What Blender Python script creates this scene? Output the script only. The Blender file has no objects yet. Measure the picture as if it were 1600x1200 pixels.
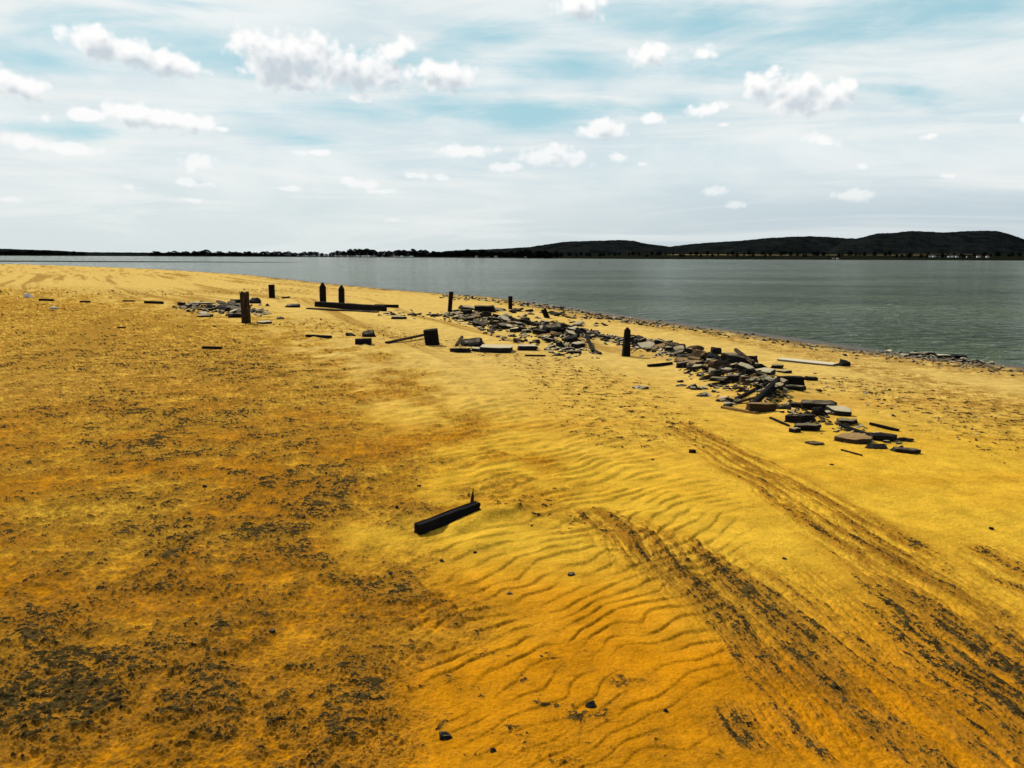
import bpy, bmesh, math, random
import numpy as np
from mathutils import Vector, Matrix, noise as mnoise

R = math.radians
scene = bpy.context.scene
COL = scene.collection

# ------------------------------------------------------------------ camera
CAM_H = 2.2
F_PX = 1280.0                     # focal length in photo pixels (photo 1600 wide)
PITCH = math.atan(198.5 / F_PX)
ROLL = 0.00375
_F = Vector((0, math.cos(PITCH), -math.sin(PITCH)))
_R = Vector((1, 0, 0))
_U = _R.cross(_F)
CR = (_R + _U * ROLL).normalized()
CU = (_U - _R * ROLL).normalized()
cam_d = bpy.data.cameras.new('camera')
cam = bpy.data.objects.new('camera', cam_d)
COL.objects.link(cam)
m = Matrix((CR, CU, -_F)).transposed().to_4x4()
m.translation = (0, 0, CAM_H)
cam.matrix_world = m
cam_d.sensor_width = 36
cam_d.lens = 36 * F_PX / 1600
cam_d.clip_start = 0.05
cam_d.clip_end = 60000
scene.camera = cam

scene.view_settings.view_transform = 'Standard'
scene.view_settings.look = 'None'
scene.view_settings.gamma = 1
scene.view_settings.use_curve_mapping = False
scene.view_settings.exposure = 0.06
scene.render.engine = 'CYCLES'
scene.cycles.max_bounces = 5
scene.cycles.diffuse_bounces = 2
scene.cycles.glossy_bounces = 2


def ray(px, py):
    return (_F * F_PX + CR * (px - 800) + CU * (600 - py)).normalized()


def px2g(px, py, z=0.0):
    """photo pixel -> point on the horizontal plane z"""
    d = ray(px, py)
    t = (z - CAM_H) / d.z
    return Vector((d.x * t, d.y * t, z))


def azel(px, py):
    d = ray(px, py)
    return math.atan2(d.x, d.y), math.asin(d.z)


# ------------------------------------------------------------------ sun
SUN_AZ, SUN_EL = R(-36), R(41)          # azimuth from +Y, negative = to the left
sd = Vector((math.sin(SUN_AZ) * math.cos(SUN_EL), math.cos(SUN_AZ) * math.cos(SUN_EL), math.sin(SUN_EL)))
sun_d = bpy.data.lights.new('sun', 'SUN')
sun = bpy.data.objects.new('sun', sun_d)
COL.objects.link(sun)
sun.rotation_euler = (-sd).to_track_quat('-Z', 'Y').to_euler()
sun.location = (0, 0, 50)
sun_d.energy = 4.6
sun_d.angle = R(0.5)
sun_d.color = (1.0, 0.95, 0.86)

# ------------------------------------------------------------------ sky (world)
world = bpy.data.worlds.new('World')
scene.world = world
world.use_nodes = True
NT = world.node_tree
NT.nodes.clear()
BG_STRENGTH = 0.1


class NB:
    """small helper to write node maths"""
    def __init__(self, nt):
        self.nt = nt

    def new(self, t, **kw):
        n = self.nt.nodes.new(t)
        for k, v in kw.items():
            setattr(n, k, v)
        return n

    def link(self, a, b):
        self.nt.links.new(a, b)

    def put(self, sock, v):
        if isinstance(v, bpy.types.NodeSocket):
            self.link(v, sock)
        else:
            sock.default_value = v

    def math(self, op, a, b=0.0, c=0.0, clamp=False):
        n = self.new('ShaderNodeMath', operation=op, use_clamp=clamp)
        self.put(n.inputs[0], a)
        self.put(n.inputs[1], b)
        self.put(n.inputs[2], c)
        return n.outputs[0]

    def vmath(self, op, a, b=(0, 0, 0)):
        n = self.new('ShaderNodeVectorMath', operation=op)
        self.put(n.inputs[0], a)
        self.put(n.inputs[1], b)
        return n.outputs['Value'] if op in ('LENGTH', 'DOT_PRODUCT') else n.outputs['Vector']

    def mix(self, f, a, b):
        n = self.new('ShaderNodeMix', data_type='RGBA')
        self.put(n.inputs['Factor'], f)
        self.put(n.inputs[6], a)
        self.put(n.inputs[7], b)
        return n.outputs[2]

    def noise(self, vec, scale, detail=4.0, rough=0.5, dist=0.0, dims='3D'):
        n = self.new('ShaderNodeTexNoise', noise_dimensions=dims)
        if vec is not None:
            self.link(vec, n.inputs['Vector'])
        n.inputs['Scale'].default_value = scale
        n.inputs['Detail'].default_value = detail
        n.inputs['Roughness'].default_value = rough
        n.inputs['Distortion'].default_value = dist
        return n.outputs['Fac']

    def ramp(self, f, lo, hi, a=0.0, b=1.0):
        n = self.new('ShaderNodeMapRange', interpolation_type='SMOOTHSTEP')
        self.put(n.inputs['Value'], f)
        n.inputs['From Min'].default_value = lo
        n.inputs['From Max'].default_value = hi
        n.inputs['To Min'].default_value = a
        n.inputs['To Max'].default_value = b
        return n.outputs['Result']

    def new_range(self, f, lo, hi, a, b):
        n = self.new('ShaderNodeMapRange')
        self.put(n.inputs['Value'], f)
        n.inputs['From Min'].default_value = lo
        n.inputs['From Max'].default_value = hi
        n.inputs['To Min'].default_value = a
        n.inputs['To Max'].default_value = b
        return n.outputs['Result']

    def mapping(self, vec, loc=(0, 0, 0), rot=(0, 0, 0), scale=(1, 1, 1), vt='POINT'):
        n = self.new('ShaderNodeMapping', vector_type=vt)
        self.link(vec, n.inputs['Vector'])
        n.inputs['Location'].default_value = loc
        n.inputs['Rotation'].default_value = rot
        n.inputs['Scale'].default_value = scale
        return n.outputs['Vector']


def C4(r, g, b, k=1.0):
    return (r * k, g * k, b * k, 1)


# cumulus: (cx, cy, rx, ry, rot) in photo pixels, turned into azimuth / elevation
CUMULUS = [
    (408, 76, 50, 36, 0), (470, 92, 76, 44, 0), (545, 108, 76, 34, 0), (605, 118, 52, 27, 0), (455, 120, 80, 26, 0),
    (430, 100, 66, 44, 0), (625, 76, 30, 22, 0), (700, 120, 48, 29, 0), (665, 108, 40, 18, 0), (560, 152, 27, 9, 0),
    (150, 64, 62, 27, 12), (205, 82, 70, 30, 12), (258, 97, 62, 24, 12), (300, 106, 32, 13, 12),
    (140, 180, 46, 13, 0), (198, 176, 48, 22, 0), (250, 186, 54, 19, 5), (302, 193, 48, 16, 5), (345, 201, 20, 6, 0),
    (15, 130, 70, 22, 10), (42, 222, 48, 12, 5), (105, 232, 62, 11, 3), (72, 182, 12, 9, 0),
    (306, 256, 34, 15, 8), (310, 286, 33, 8, 3), (728, 236, 46, 12, 0), (858, 249, 66, 17, 0), (865, 237, 30, 14, 0),
    (800, 260, 34, 10, 0), (945, 203, 38, 20, 0), (938, 192, 26, 12, 0), (1020, 187, 27, 12, 0), (1095, 171, 38, 12, -8),
    (1020, 86, 43, 19, 0), (1100, 82, 22, 17, 0), (1200, 132, 46, 24, 0), (1238, 146, 60, 30, 0), (1262, 162, 60, 22, 0),
    (1292, 150, 48, 28, 0), (1322, 130, 27, 18, 0), (1205, 118, 26, 16, 0), (1288, 220, 28, 13, 8), (1455, 212, 19, 7, -10),
    (1597, 186, 10, 13, 0), (1330, 306, 40, 12, 0), (1118, 300, 25, 10, 0), (1148, 318, 16, 7, 0), (1348, 262, 15, 7, 0),
    (565, 288, 38, 10, 8), (592, 299, 28, 5, 0), (660, 275, 36, 8, 3), (615, 343, 18, 7, 0), (205, 293, 13, 8, 0),
    (905, 8, 46, 24, 0), (490, 238, 30, 6, 0), (450, 295, 30, 5, 0), (300, 312, 24, 5, 0), (15, 312, 24, 6, 0),
    (1475, 275, 20, 5, 0), (968, 245, 16, 10, 0), (1002, 256, 13, 5, 0), (1130, 195, 15, 4, 0),
]
# blue openings in the high veil
GAPS = [
    (400, 95, 420, 52, 4), (900, 100, 150, 48, 8), (540, 172, 300, 34, 2), (60, 203, 150, 20, 0), (470, 216, 150, 20, 5),
    (1450, 25, 330, 85, 0), (1120, 110, 170, 40, 0), (1090, 30, 220, 45, 0), (690, 170, 150, 30, 0), (850, 178, 230, 34, 0), (1060, 165, 130, 34, 0),
    (1450, 160, 140, 40, 20), (60, 95, 110, 30, 0), (760, 60, 120, 30, 0), (300, 5, 160, 14, 0),
]


def field_group(name, blobs, grow=1.0, strength=lambda r: 1.0):
    g = bpy.data.node_groups.new(name, 'ShaderNodeTree')
    g.interface.new_socket('Vector', in_out='INPUT', socket_type='NodeSocketVector')
    g.interface.new_socket('Field', in_out='OUTPUT', socket_type='NodeSocketFloat')
    b = NB(g)
    gi = b.new('NodeGroupInput')
    go = b.new('NodeGroupOutput')
    cur = None
    src = gi.outputs[0]
    for cx, cy, rx, ry, rot in blobs:
        a, e = azel(cx, cy)
        a1, e1 = azel(cx + 1, cy)
        a2, e2 = azel(cx, cy + 1)
        sx, sy = abs(a1 - a), abs(e2 - e)
        if cur is not None:      # a chain, so that the shader compiler keeps few values alive at once
            mad = b.new('ShaderNodeVectorMath', operation='MULTIPLY_ADD')
            b.link(cur, mad.inputs[0])
            mad.inputs[1].default_value = (1e-12, 1e-12, 0)
            b.link(gi.outputs[0], mad.inputs[2])
            src = mad.outputs[0]
        v = b.mapping(src, (a, e, 0), (0, 0, R(-rot)), (rx * sx * grow, ry * sy * grow, 1), 'TEXTURE')
        st = strength(rx)
        ln = b.math('MULTIPLY_ADD', b.vmath('LENGTH', v), -st, st)
        cur = ln if cur is None else b.math('MAXIMUM', cur, ln)
    b.link(cur, go.inputs[0])
    return g


w = NB(NT)
tc = w.new('ShaderNodeTexCoord')
sep = w.new('ShaderNodeSeparateXYZ')
w.link(tc.outputs['Generated'], sep.inputs[0])
az = w.math('ARCTAN2', sep.outputs[0], sep.outputs[1])
el = w.math('ARCSINE', sep.outputs[2])
cmb = w.new('ShaderNodeCombineXYZ')
w.link(az, cmb.inputs[0])
w.link(el, cmb.inputs[1])
P = cmb.outputs[0]
G_CUM = field_group('cumulus_field', CUMULUS, 1.3, lambda r: min(1.0, 0.55 + r / 120.0))
G_GAP = field_group('veil_gap_field', GAPS)


def grp(b, g, vec):
    n = b.new('ShaderNodeGroup')
    n.node_tree = g
    b.link(vec, n.inputs[0])
    return n.outputs[0]


def cloud_density(vec):
    big = w.noise(vec, 32.0, 7.0, 0.58, 0.15, '2D')
    # billows
    vo = w.new('ShaderNodeTexVoronoi', voronoi_dimensions='2D', feature='SMOOTH_F1')
    w.link(vec, vo.inputs['Vector'])
    vo.inputs['Scale'].default_value = 62.0
    vo.inputs['Detail'].default_value = 1.0
    vo.inputs['Roughness'].default_value = 0.55
    bil = w.math('SUBTRACT', 0.45, vo.outputs['Distance'])
    f = grp(w, G_CUM, vec)
    n = w.math('ADD', w.math('MULTIPLY', w.math('SUBTRACT', big, 0.5), 1.45), w.math('MULTIPLY', bil, 0.8))
    return w.math('ADD', w.math('MULTIPLY', f, 1.6), n)


dens = cloud_density(P)
alpha = w.ramp(dens, 0.12, 0.85)


def shifted(prev, off):
    mad = w.new('ShaderNodeVectorMath', operation='MULTIPLY_ADD')
    w.link(prev, mad.inputs[0])
    mad.inputs[1].default_value = (1e-12, 1e-12, 0)
    w.link(w.vmath('ADD', P, off), mad.inputs[2])
    return mad.outputs[0]


up = cloud_density(shifted(dens, (-0.006, 0.0135, 0)))
shade = w.math('MULTIPLY', w.ramp(up, 0.12, 1.5), 1.0, clamp=True)
K = 1.0 / BG_STRENGTH
cum_col = w.mix(shade, C4(0.97, 0.965, 0.955, K), C4(0.57, 0.63, 0.68, K))

# high thin veil with streaks
pl = w.new('ShaderNodeCombineXYZ')
zz = w.math('MAXIMUM', w.math('ADD', sep.outputs[2], 0.09), 0.03)
w.link(w.math('DIVIDE', sep.outputs[0], zz), pl.inputs[0])
w.link(w.math('DIVIDE', sep.outputs[1], zz), pl.inputs[1])
st = w.mapping(pl.outputs[0], (0.3, 0.2, 0), (0, 0, R(14)), (0.35, 1.6, 1))
streak = w.noise(st, 1.1, 7.0, 0.6, 0.5, '2D')
soft = w.noise(w.mapping(P, (0, 0, 0), (0, 0, R(6)), (4.0, 16.0, 1)), 1.0, 6.0, 0.62, 0.4, '2D')
gap = grp(w, G_GAP, shifted(up, (0, 0, 0)))
gapn = w.math('ADD', w.math('MULTIPLY', gap, 0.75), w.math('MULTIPLY', w.math('SUBTRACT', soft, 0.5), 1.9))
gapn = w.math('ADD', gapn, w.math('MULTIPLY', w.math('SUBTRACT', streak, 0.5), 1.3))
blue = w.ramp(gapn, -0.12, 0.95)

sky = w.new('ShaderNodeTexSky', sky_type='NISHITA')
sky.sun_disc = False
sky.sun_elevation = SUN_EL
sky.sun_rotation = SUN_AZ
sky.air_density = 1.0
sky.dust_density = 1.2
sky.ozone_density = 1.0
skyc = sky.outputs[0]
blue_col = w.mix(0.12, C4(0.36, 0.62, 0.70, K), skyc)
vv = w.noise(w.mapping(P, (5, 2, 0), (0, 0, R(4)), (3.0, 11.0, 1)), 1.0, 5.0, 0.6, 0.3, '2D')
veil_hi = w.mix(w.ramp(vv, 0.3, 0.7), C4(0.62, 0.735, 0.78, K), C4(0.82, 0.865, 0.87, K))
veil_lo = w.mix(w.ramp(az, -0.3, 0.55), C4(0.66, 0.73, 0.73, K), C4(0.47, 0.56, 0.61, K))
veil = w.mix(w.ramp(el, 0.0, 0.13), veil_lo, veil_hi)
low_st = w.noise(w.mapping(P, (1, 7, 0), (0, 0, R(2)), (2.6, 26.0, 1)), 1.0, 6.0, 0.62, 0.5, '2D')
veil = w.mix(w.math('MULTIPLY', w.ramp(low_st, 0.42, 0.68), w.ramp(el, 0.0, 0.06, 0.25, 0.75)), veil, C4(0.84, 0.86, 0.85, K))
base = w.mix(blue, veil, blue_col)
# veil only in the sky ahead; cleared behind the viewer to lessen fill light
front = w.ramp(sep.outputs[1], -0.25, 0.35)
base = w.mix(front, w.mix(0.12, skyc, veil), base)
out = w.mix(w.math('MULTIPLY', alpha, w.ramp(el, 0.03, 0.20, 0.45, 0.96)), base, cum_col)
bg = w.new('ShaderNodeBackground')
w.link(out, bg.inputs['Color'])
bg.inputs['Strength'].default_value = BG_STRENGTH
wo = w.new('ShaderNodeOutputWorld')
w.link(bg.outputs[0], wo.inputs['Surface'])
world.cycles.sampling_method = 'MANUAL'
world.cycles.sample_map_resolution = 512


# ------------------------------------------------------------------ numpy noise
def _hash(ix, iy, seed):
    h = (ix.astype(np.int64) * 374761393 + iy.astype(np.int64) * 668265263 + seed * 1274126177) & 0xFFFFFFFF
    h = ((h ^ (h >> 13)) * 1274126177) & 0xFFFFFFFF
    h = h ^ (h >> 16)
    return h


def perlin(x, y, seed=0):
    x = np.asarray(x, dtype=np.float64)
    y = np.asarray(y, dtype=np.float64)
    x0 = np.floor(x)
    y0 = np.floor(y)
    fx = x - x0
    fy = y - y0
    u = fx * fx * fx * (fx * (fx * 6 - 15) + 10)
    v = fy * fy * fy * (fy * (fy * 6 - 15) + 10)

    def g(ix, iy, dx, dy):
        a = _hash(ix, iy, seed) * (2 * np.pi / 4294967296.0)
        return np.cos(a) * dx + np.sin(a) * dy
    n00 = g(x0, y0, fx, fy)
    n10 = g(x0 + 1, y0, fx - 1, fy)
    n01 = g(x0, y0 + 1, fx, fy - 1)
    n11 = g(x0 + 1, y0 + 1, fx - 1, fy - 1)
    return 1.4 * ((n00 * (1 - u) + n10 * u) * (1 - v) + (n01 * (1 - u) + n11 * u) * v)


def fbm(x, y, freq, octs=4, seed=0, rough=0.5, lac=2.03):
    t = 0
    a = 1.0
    s = 0
    for o in range(octs):
        t = t + a * perlin(x * freq + 13.7 * o, y * freq - 7.1 * o, seed + o)
        s += a
        a *= rough
        freq *= lac
    return t / s


def nrm(a):
    return (a - a.mean()) / (a.std() + 1e-9)


def sstep(lo, hi, v):
    t = np.clip((v - lo) / (hi - lo), 0, 1)
    return t * t * (3 - 2 * t)


def path_mask(X, Y, pts, soft=0.6):
    """pts: (px, py, half width in photo pixels). 1 on the path, 0 outside it"""
    W = []
    for px, py, r in pts:
        p = px2g(px, py)
        q = px2g(px + r, py)
        W.append((p.x, p.y, (q - p).length))
    best = np.full(X.shape, 1e9)
    for (x0, y0, r0), (x1, y1, r1) in zip(W[:-1], W[1:]):
        dx, dy = x1 - x0, y1 - y0
        t = np.clip(((X - x0) * dx + (Y - y0) * dy) / (dx * dx + dy * dy + 1e-9), 0, 1)
        d = np.hypot(X - x0 - t * dx, Y - y0 - t * dy) / (r0 + (r1 - r0) * t)
        best = np.minimum(best, d)
    return 1 - sstep(1 - soft, 1 + soft, best)


def poly_mask(X, Y, pts, soft):
    """soft inside mask of a polygon given by photo pixels; soft edge in metres"""
    W = [(px2g(px, py).x, px2g(px, py).y) for px, py in pts]
    n = len(W)
    inside = np.zeros(X.shape, bool)
    d = np.full(X.shape, 1e9)
    for i in range(n):
        x0, y0 = W[i]
        x1, y1 = W[(i + 1) % n]
        c = ((y0 > Y) != (y1 > Y)) & (X < (x1 - x0) * (Y - y0) / (y1 - y0 + 1e-12) + x0)
        inside ^= c
        dx, dy = x1 - x0, y1 - y0
        t = np.clip(((X - x0) * dx + (Y - y0) * dy) / (dx * dx + dy * dy + 1e-9), 0, 1)
        d = np.minimum(d, np.hypot(X - x0 - t * dx, Y - y0 - t * dy))
    s = np.where(inside, d, -d)
    return sstep(-soft, soft, s)


# ------------------------------------------------------------------ the beach
WATER_Z = -0.14
SHORE_PX = [(-700, 402.5), (-200, 406.5), (0, 412), (130, 416), (260, 421), (400, 430), (520, 443), (650, 455), (800, 466), (900, 481), (1000, 496),
            (1100, 509), (1200, 522), (1300, 536), (1400, 550), (1500, 561), (1600, 572), (1800, 596), (2300, 665), (3600, 860)]
SHORE = [(px2g(a, b, WATER_Z).x, px2g(a, b, WATER_Z).y) for a, b in SHORE_PX]


def shore_dist(X, Y):
    """signed distance to the waterline, positive on the beach"""
    d = np.full(X.shape, 1e9)
    s = np.ones(X.shape)
    for (x0, y0), (x1, y1) in zip(SHORE[:-1], SHORE[1:]):
        dx, dy = x1 - x0, y1 - y0
        t = np.clip(((X - x0) * dx + (Y - y0) * dy) / (dx * dx + dy * dy + 1e-9), 0, 1)
        dd = np.hypot(X - x0 - t * dx, Y - y0 - t * dy)
        side = np.sign(dx * (Y - y0) - dy * (X - x0))
        upd = dd < d
        d = np.where(upd, dd, d)
        s = np.where(upd, -side, s)
    return d * s


PILE_PATHS = [
    ([(705, 498, 20), (760, 505, 45), (830, 520, 60), (890, 532, 50)], 0.10),
    ([(1000, 545, 30), (1070, 560, 40), (1150, 590, 60), (1215, 622, 50)], 0.11),
    ([(1255, 655, 50), (1330, 665, 40)], 0.05),
    ([(330, 485, 40), (400, 483, 30)], 0.08),
    ([(715, 836, 16), (752, 818, 22), (800, 806, 26)], 0.05),
    ([(560, 535, 40), (590, 537, 30)], 0.05),
]


def base_height(X, Y):
    s = shore_dist(X, Y)
    wob = 0.25 * fbm(X, Y, 0.5, 3, 5) * np.clip(s.clip(0) + 0.3, 0, 1)
    s2 = s + wob
    z = np.where(s2 > 0, WATER_Z + 0.20 * (1 - np.exp(-s2 / 2.6)), WATER_Z + 0.10 * s2)
    z = np.maximum(z, -2.5)
    land = sstep(0.5, 4, s)
    z = z + land * (0.05 * fbm(X, Y, 0.22, 3, 11) + 0.02 * fbm(X, Y, 0.9, 2, 17))
    for pts, hgt in PILE_PATHS:
        z = z + hgt * path_mask(X, Y, pts, 0.8)
    return z - 0.02 * land, s


def build_beach():
    th = np.concatenate([np.linspace(-180, -60, 40, endpoint=False), np.linspace(-60, -37, 60, endpoint=False),
                         np.linspace(-37, 37, 1140, endpoint=False), np.linspace(37, 60, 60, endpoint=False), np.linspace(60, 180, 40, endpoint=False)])
    th = np.radians(th)
    r = np.concatenate([[0.02, 0.7, 1.4, 2.0, 2.4], 1 / np.linspace(1 / 2.7, 1 / 260.0, 860), np.geomspace(300, 9000, 14)])
    nt, nr = len(th), len(r)
    TH, RR = np.meshgrid(th, r)
    X = RR * np.sin(TH)
    Y = RR * np.cos(TH)
    z, s = base_height(X, Y)
    land = sstep(0.2, 1.5, s)
    # distance fade of fine relief (no finer than the sheet's own spacing)
    fade = 1 / (1 + (RR / 16.0) ** 2)

    # --- ripples
    rip = path_mask(X, Y, [(500, 525, 40), (560, 550, 60), (640, 590, 90), (740, 650, 120), (860, 715, 170), (930, 790, 200), (900, 880, 250), (870, 1000, 260), (890, 1110, 230)], 0.35)
    rip *= sstep(-0.40, 0.05, fbm(X, Y, 0.55, 3, 31) + 0.22)
    near = 1 / (1 + (RR / 6.5) ** 3)
    wx = X + 0.20 * fbm(X, Y, 0.9, 2, 41) + (0.05 + 0.07 * near) * fbm(X, Y, 2.4, 2, 43)
    wy = Y + 0.20 * fbm(X, Y, 0.9, 2, 47) + (0.05 + 0.07 * near) * fbm(X, Y, 2.4, 2, 49)
    vv = np.clip(wy - 0.85 * wx, 0.8, 60)
    ph = -(0.67 / 0.0115) * np.log(0.068 + 0.0115 * vv) + 0.55 * fbm(X, Y, 0.7, 2, 53) + (0.28 + 0.30 * near) * fbm(X, Y, 2.0, 2, 55)
    fr = ph - np.floor(ph)
    lf = 0.84 - 0.18 * sstep(5, 10, RR)
    prof = np.where(fr < lf, sstep(-0.3, lf + 0.04, fr), 1 - sstep(lf, 1.0, fr))
    amp = (0.0155 + 0.0030 * np.clip(RR - 5, 0, 12)) * (0.45 + 0.55 * sstep(3.3, 4.4, RR)) * (0.18 + 0.82 * sstep(-0.35, 0.15, fbm(X + 0.3 * Y, Y - 0.3 * X, 2.8, 2, 59)))
    z = z + rip * amp * prof * np.clip(3.2 * fade, 0, 1)

    # --- salt/algae crust on the left and scraps elsewhere
    crust = poly_mask(X, Y, [(-1500, 448), (0, 452), (250, 476), (470, 512), (560, 575), (640, 640), (760, 725), (770, 765), (670, 850), (640, 920),
                             (690, 1050), (740, 1500), (-1800, 1500)], 0.55 + 0.10 * RR)
    crust = np.clip(crust + 1.6 * crust * (1 - crust) * nrm(fbm(X, Y, 0.9, 5, 61, 0.62)), 0, 1)
    dark_sites = np.maximum.reduce([  # darker patches within the crust
        path_mask(X, Y, [(250, 640, 160), (380, 780, 190), (300, 900, 150)], 0.8),
        path_mask(X, Y, [(60, 1010, 130), (110, 1090, 130)], 0.7),
        path_mask(X, Y, [(300, 1080, 130), (520, 1120, 140), (640, 1080, 60)], 0.8),
        path_mask(X, Y, [(480, 900, 120), (600, 940, 60)], 0.8) * 0.7,
        path_mask(X, Y, [(60, 560, 200), (400, 560, 180), (520, 640, 60)], 0.8) * 0.75])
    n1 = nrm(fbm(X, Y, 2.0, 6, 71, 0.66))
    n2 = nrm(fbm(X + 0.015 * n1, Y, 8.0, 5, 83, 0.68))
    n3 = nrm(fbm(X, Y, 24.0, 4, 89, 0.7))
    big = nrm(fbm(X, Y, 0.42, 4, 97))
    n5 = nrm(fbm(X, Y, 60.0, 2, 93, 0.7))
    patch = nrm(0.45 * n1 + 0.60 * n2 + 0.62 * n3 + 0.42 * n5)
    bias = -1.14 + 0.62 * dark_sites + 0.22 * big
    dark_c = 0.95 * sstep(-0.25, 0.85, patch + bias + 0.45 * dark_sites * sstep(-0.3, 0.9, n1)) * crust
    mid_c = sstep(-1.9, 0.5, patch + 0.9 * (bias + 1.35)) * crust

    # --- vehicle/water streaks on the right
    a = px2g(1080, 690)
    b2 = px2g(1560, 960)
    dr = Vector((b2.x - a.x, b2.y - a.y)).normalized()
    al = X * dr.x + Y * dr.y
    ac = -X * dr.y + Y * dr.x
    al = al + 0.1 * fbm(X, Y, 0.8, 2, 101)
    ac = ac + 0.16 * fbm(X, Y, 0.5, 3, 103) + 0.012 * fbm(X, Y, 4.0, 2, 105)
    st = nrm(fbm(al, ac * 16.0, 0.5, 5, 107, 0.72))
    st2 = nrm(fbm(al, ac * 5.0, 5.0, 4, 109, 0.72))
    track = np.maximum.reduce([
        path_mask(X, Y, [(1060, 670, 25), (1200, 755, 55), (1350, 850, 75), (1480, 960, 100), (1640, 1110, 130)], 0.55),
        path_mask(X, Y, [(930, 815, 40), (1060, 885, 90), (1170, 955, 95), (1260, 1060, 110), (1330, 1140, 90)], 0.6),
        path_mask(X, Y, [(1240, 920, 70), (1380, 1020, 120), (1430, 1120, 120)], 0.6) * 0.75,
        path_mask(X, Y, [(1180, 1150, 70), (1480, 1180, 120), (1620, 1200, 120)], 0.6) * 0.8,
        path_mask(X, Y, [(1560, 880, 60), (1700, 1010, 100)], 0.6) * 0.7])
    tb = nrm(0.75 * st + 0.50 * st2 + 0.22 * n2 + 0.50 * n3)
    heavy = np.maximum.reduce([path_mask(X, Y, [(1380, 930, 40), (1500, 1010, 100), (1640, 1120, 110)], 0.7), path_mask(X, Y, [(1060, 890, 60), (1180, 940, 60), (1260, 1060, 60)], 0.7)])
    dark_t = 0.9 * sstep(-0.35, 1.25, tb - 0.95 + 0.8 * heavy + 0.25 * big + 0.35 * n5) * sstep(0.05, 0.7, track)
    brown_t = sstep(-1.6, 0.7, 0.7 * tb + 0.5 * st + 0.9 * heavy) * track

    # --- sparse specks between ripples and rubble, far-right crust, shoreline litter
    speck_zone = np.maximum.reduce([
        path_mask(X, Y, [(830, 560, 60), (930, 610, 110), (1010, 680, 120)], 0.8) * 0.8,
        path_mask(X, Y, [(470, 505, 80), (640, 530, 60), (800, 560, 40)], 0.8) * 0.9,
        path_mask(X, Y, [(1330, 600, 60), (1480, 640, 120), (1700, 690, 200)], 0.8),
        path_mask(X, Y, [(760, 790, 60), (900, 820, 70)], 0.8) * 0.7,
        path_mask(X, Y, [(800, 1100, 300), (1000, 1180, 200)], 0.8) * 0.35,
        path_mask(X, Y, [(-200, 455, 250), (200, 460, 120), (420, 455, 90)], 0.8) * 0.8])
    n4 = nrm(fbm(X, Y, 4.5, 6, 121, 0.72))
    far_shrink = 1.0
    sp = nrm(0.7 * n4 + 0.5 * n2 + 0.3 * n3)
    dark_s = sstep(0.85, 1.4, sp + 0.9 * (speck_zone - 1)) * sstep(0.05, 0.5, speck_zone)
    litter = sstep(0.1, 0.5, s) * (1 - sstep(1.6, 4.4, s + 1.0 * fbm(X, Y, 0.5, 2, 125)))
    al2 = nrm(fbm(X, Y, 1.6, 5, 127, 0.7))
    dark_l = sstep(0.15, 0.8, 0.6 * al2 + 0.6 * n4 - 0.9 + 0.9 * (1 - sstep(0.8, 3.2, s))) * litter
    damp = path_mask(X, Y, [(1000, 505, 14), (1200, 540, 22), (1400, 585, 52), (1600, 645, 100), (1800, 720, 140)], 0.7)
    bands = sstep(0.2, 1.6, nrm(fbm(X * 0.10 + 0.02 * Y, s * 0.9, 0.8, 5, 163, 0.62))) * sstep(2, 6, s) * sstep(13, 22, RR)
    dark = np.clip(np.maximum.reduce([dark_c, dark_t, dark_s, dark_l]), 0, 1) * land
    brown = np.clip(np.maximum.reduce([0.95 * mid_c, 0.9 * brown_t, 0.75 * speck_zone * sstep(-1.0, 1.0, sp + 0.3 * n1), 0.85 * litter * sstep(-1.5, 0.5, al2), 0.75 * bands, 0.9 * damp * sstep(-1.2, 1.0, n4 + 0.5 * al2)]), 0, 1)

    # relief of crust flakes and streaks
    plo = nrm(0.8 * n1 + 0.28 * n2)
    crk = nrm(fbm(X + 0.05 * n1, Y, 2.4, 3, 151, 0.55))
    crinkle = (1 - sstep(0.0, 0.14, np.abs(crk))) * sstep(-0.2, 0.6, n1)
    dark = np.maximum(dark, crust * land * sstep(0.6, 0.95, crinkle) * sstep(0.2, 0.9, n3 + 0.4 * n2))
    z = z + fade * land * (crust * (0.006 * sstep(-0.12, 0.2, plo + bias + 0.2) + 0.007 * sstep(-0.1, 0.1, plo + 0.1 * big) - 0.005 * sstep(-0.1, 0.12, -plo - 1.0) + 0.010 * crinkle + 0.0018 * n2 + 0.0014 * n3 + 0.0010 * n5 + 0.003 * n1 + 0.0015 * sstep(-0.15, 0.15, patch - 0.3))
                           + track * (0.006 * st + 0.005 * st2 + 0.0015 * n3) + speck_zone * (0.004 * n4 + 0.008 * dark_s) + 0.0008 * n3 + (1 - rip) * 0.0010 * n2)
    z = z + 0.012 * litter * (n4 * 0.6 + 0.5 * n1) / (1 + RR / 60)

    # more orange sand in the foreground
    rust = np.maximum.reduce([path_mask(X, Y, [(500, 1260, 850), (900, 1150, 420), (1500, 1250, 700)], 0.75), path_mask(X, Y, [(420, 1000, 400), (700, 960, 180), (950, 980, 220)], 0.8) * 0.75])
    rust = np.clip(rust + 0.35 * fbm(X, Y, 0.9, 4, 131) * 0.9 + 0.05, 0, 1)
    rust = np.maximum(rust, crust * np.clip(0.62 + 0.35 * nrm(fbm(X, Y, 0.7, 5, 133, 0.65)), 0, 1) * (1 - 0.75 * sstep(9, 20, RR)))
    rust = np.maximum(rust, 0.8 * track * sstep(-0.8, 1.2, st))
    rust = np.maximum(rust, 0.5 * sstep(0.05, 0.45, fbm(X, Y * 3.0, 0.18, 3, 137)))
    wet = 1 - sstep(0.5, 2.3, s + 0.5 * fbm(X, Y, 0.9, 4, 139))
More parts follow.
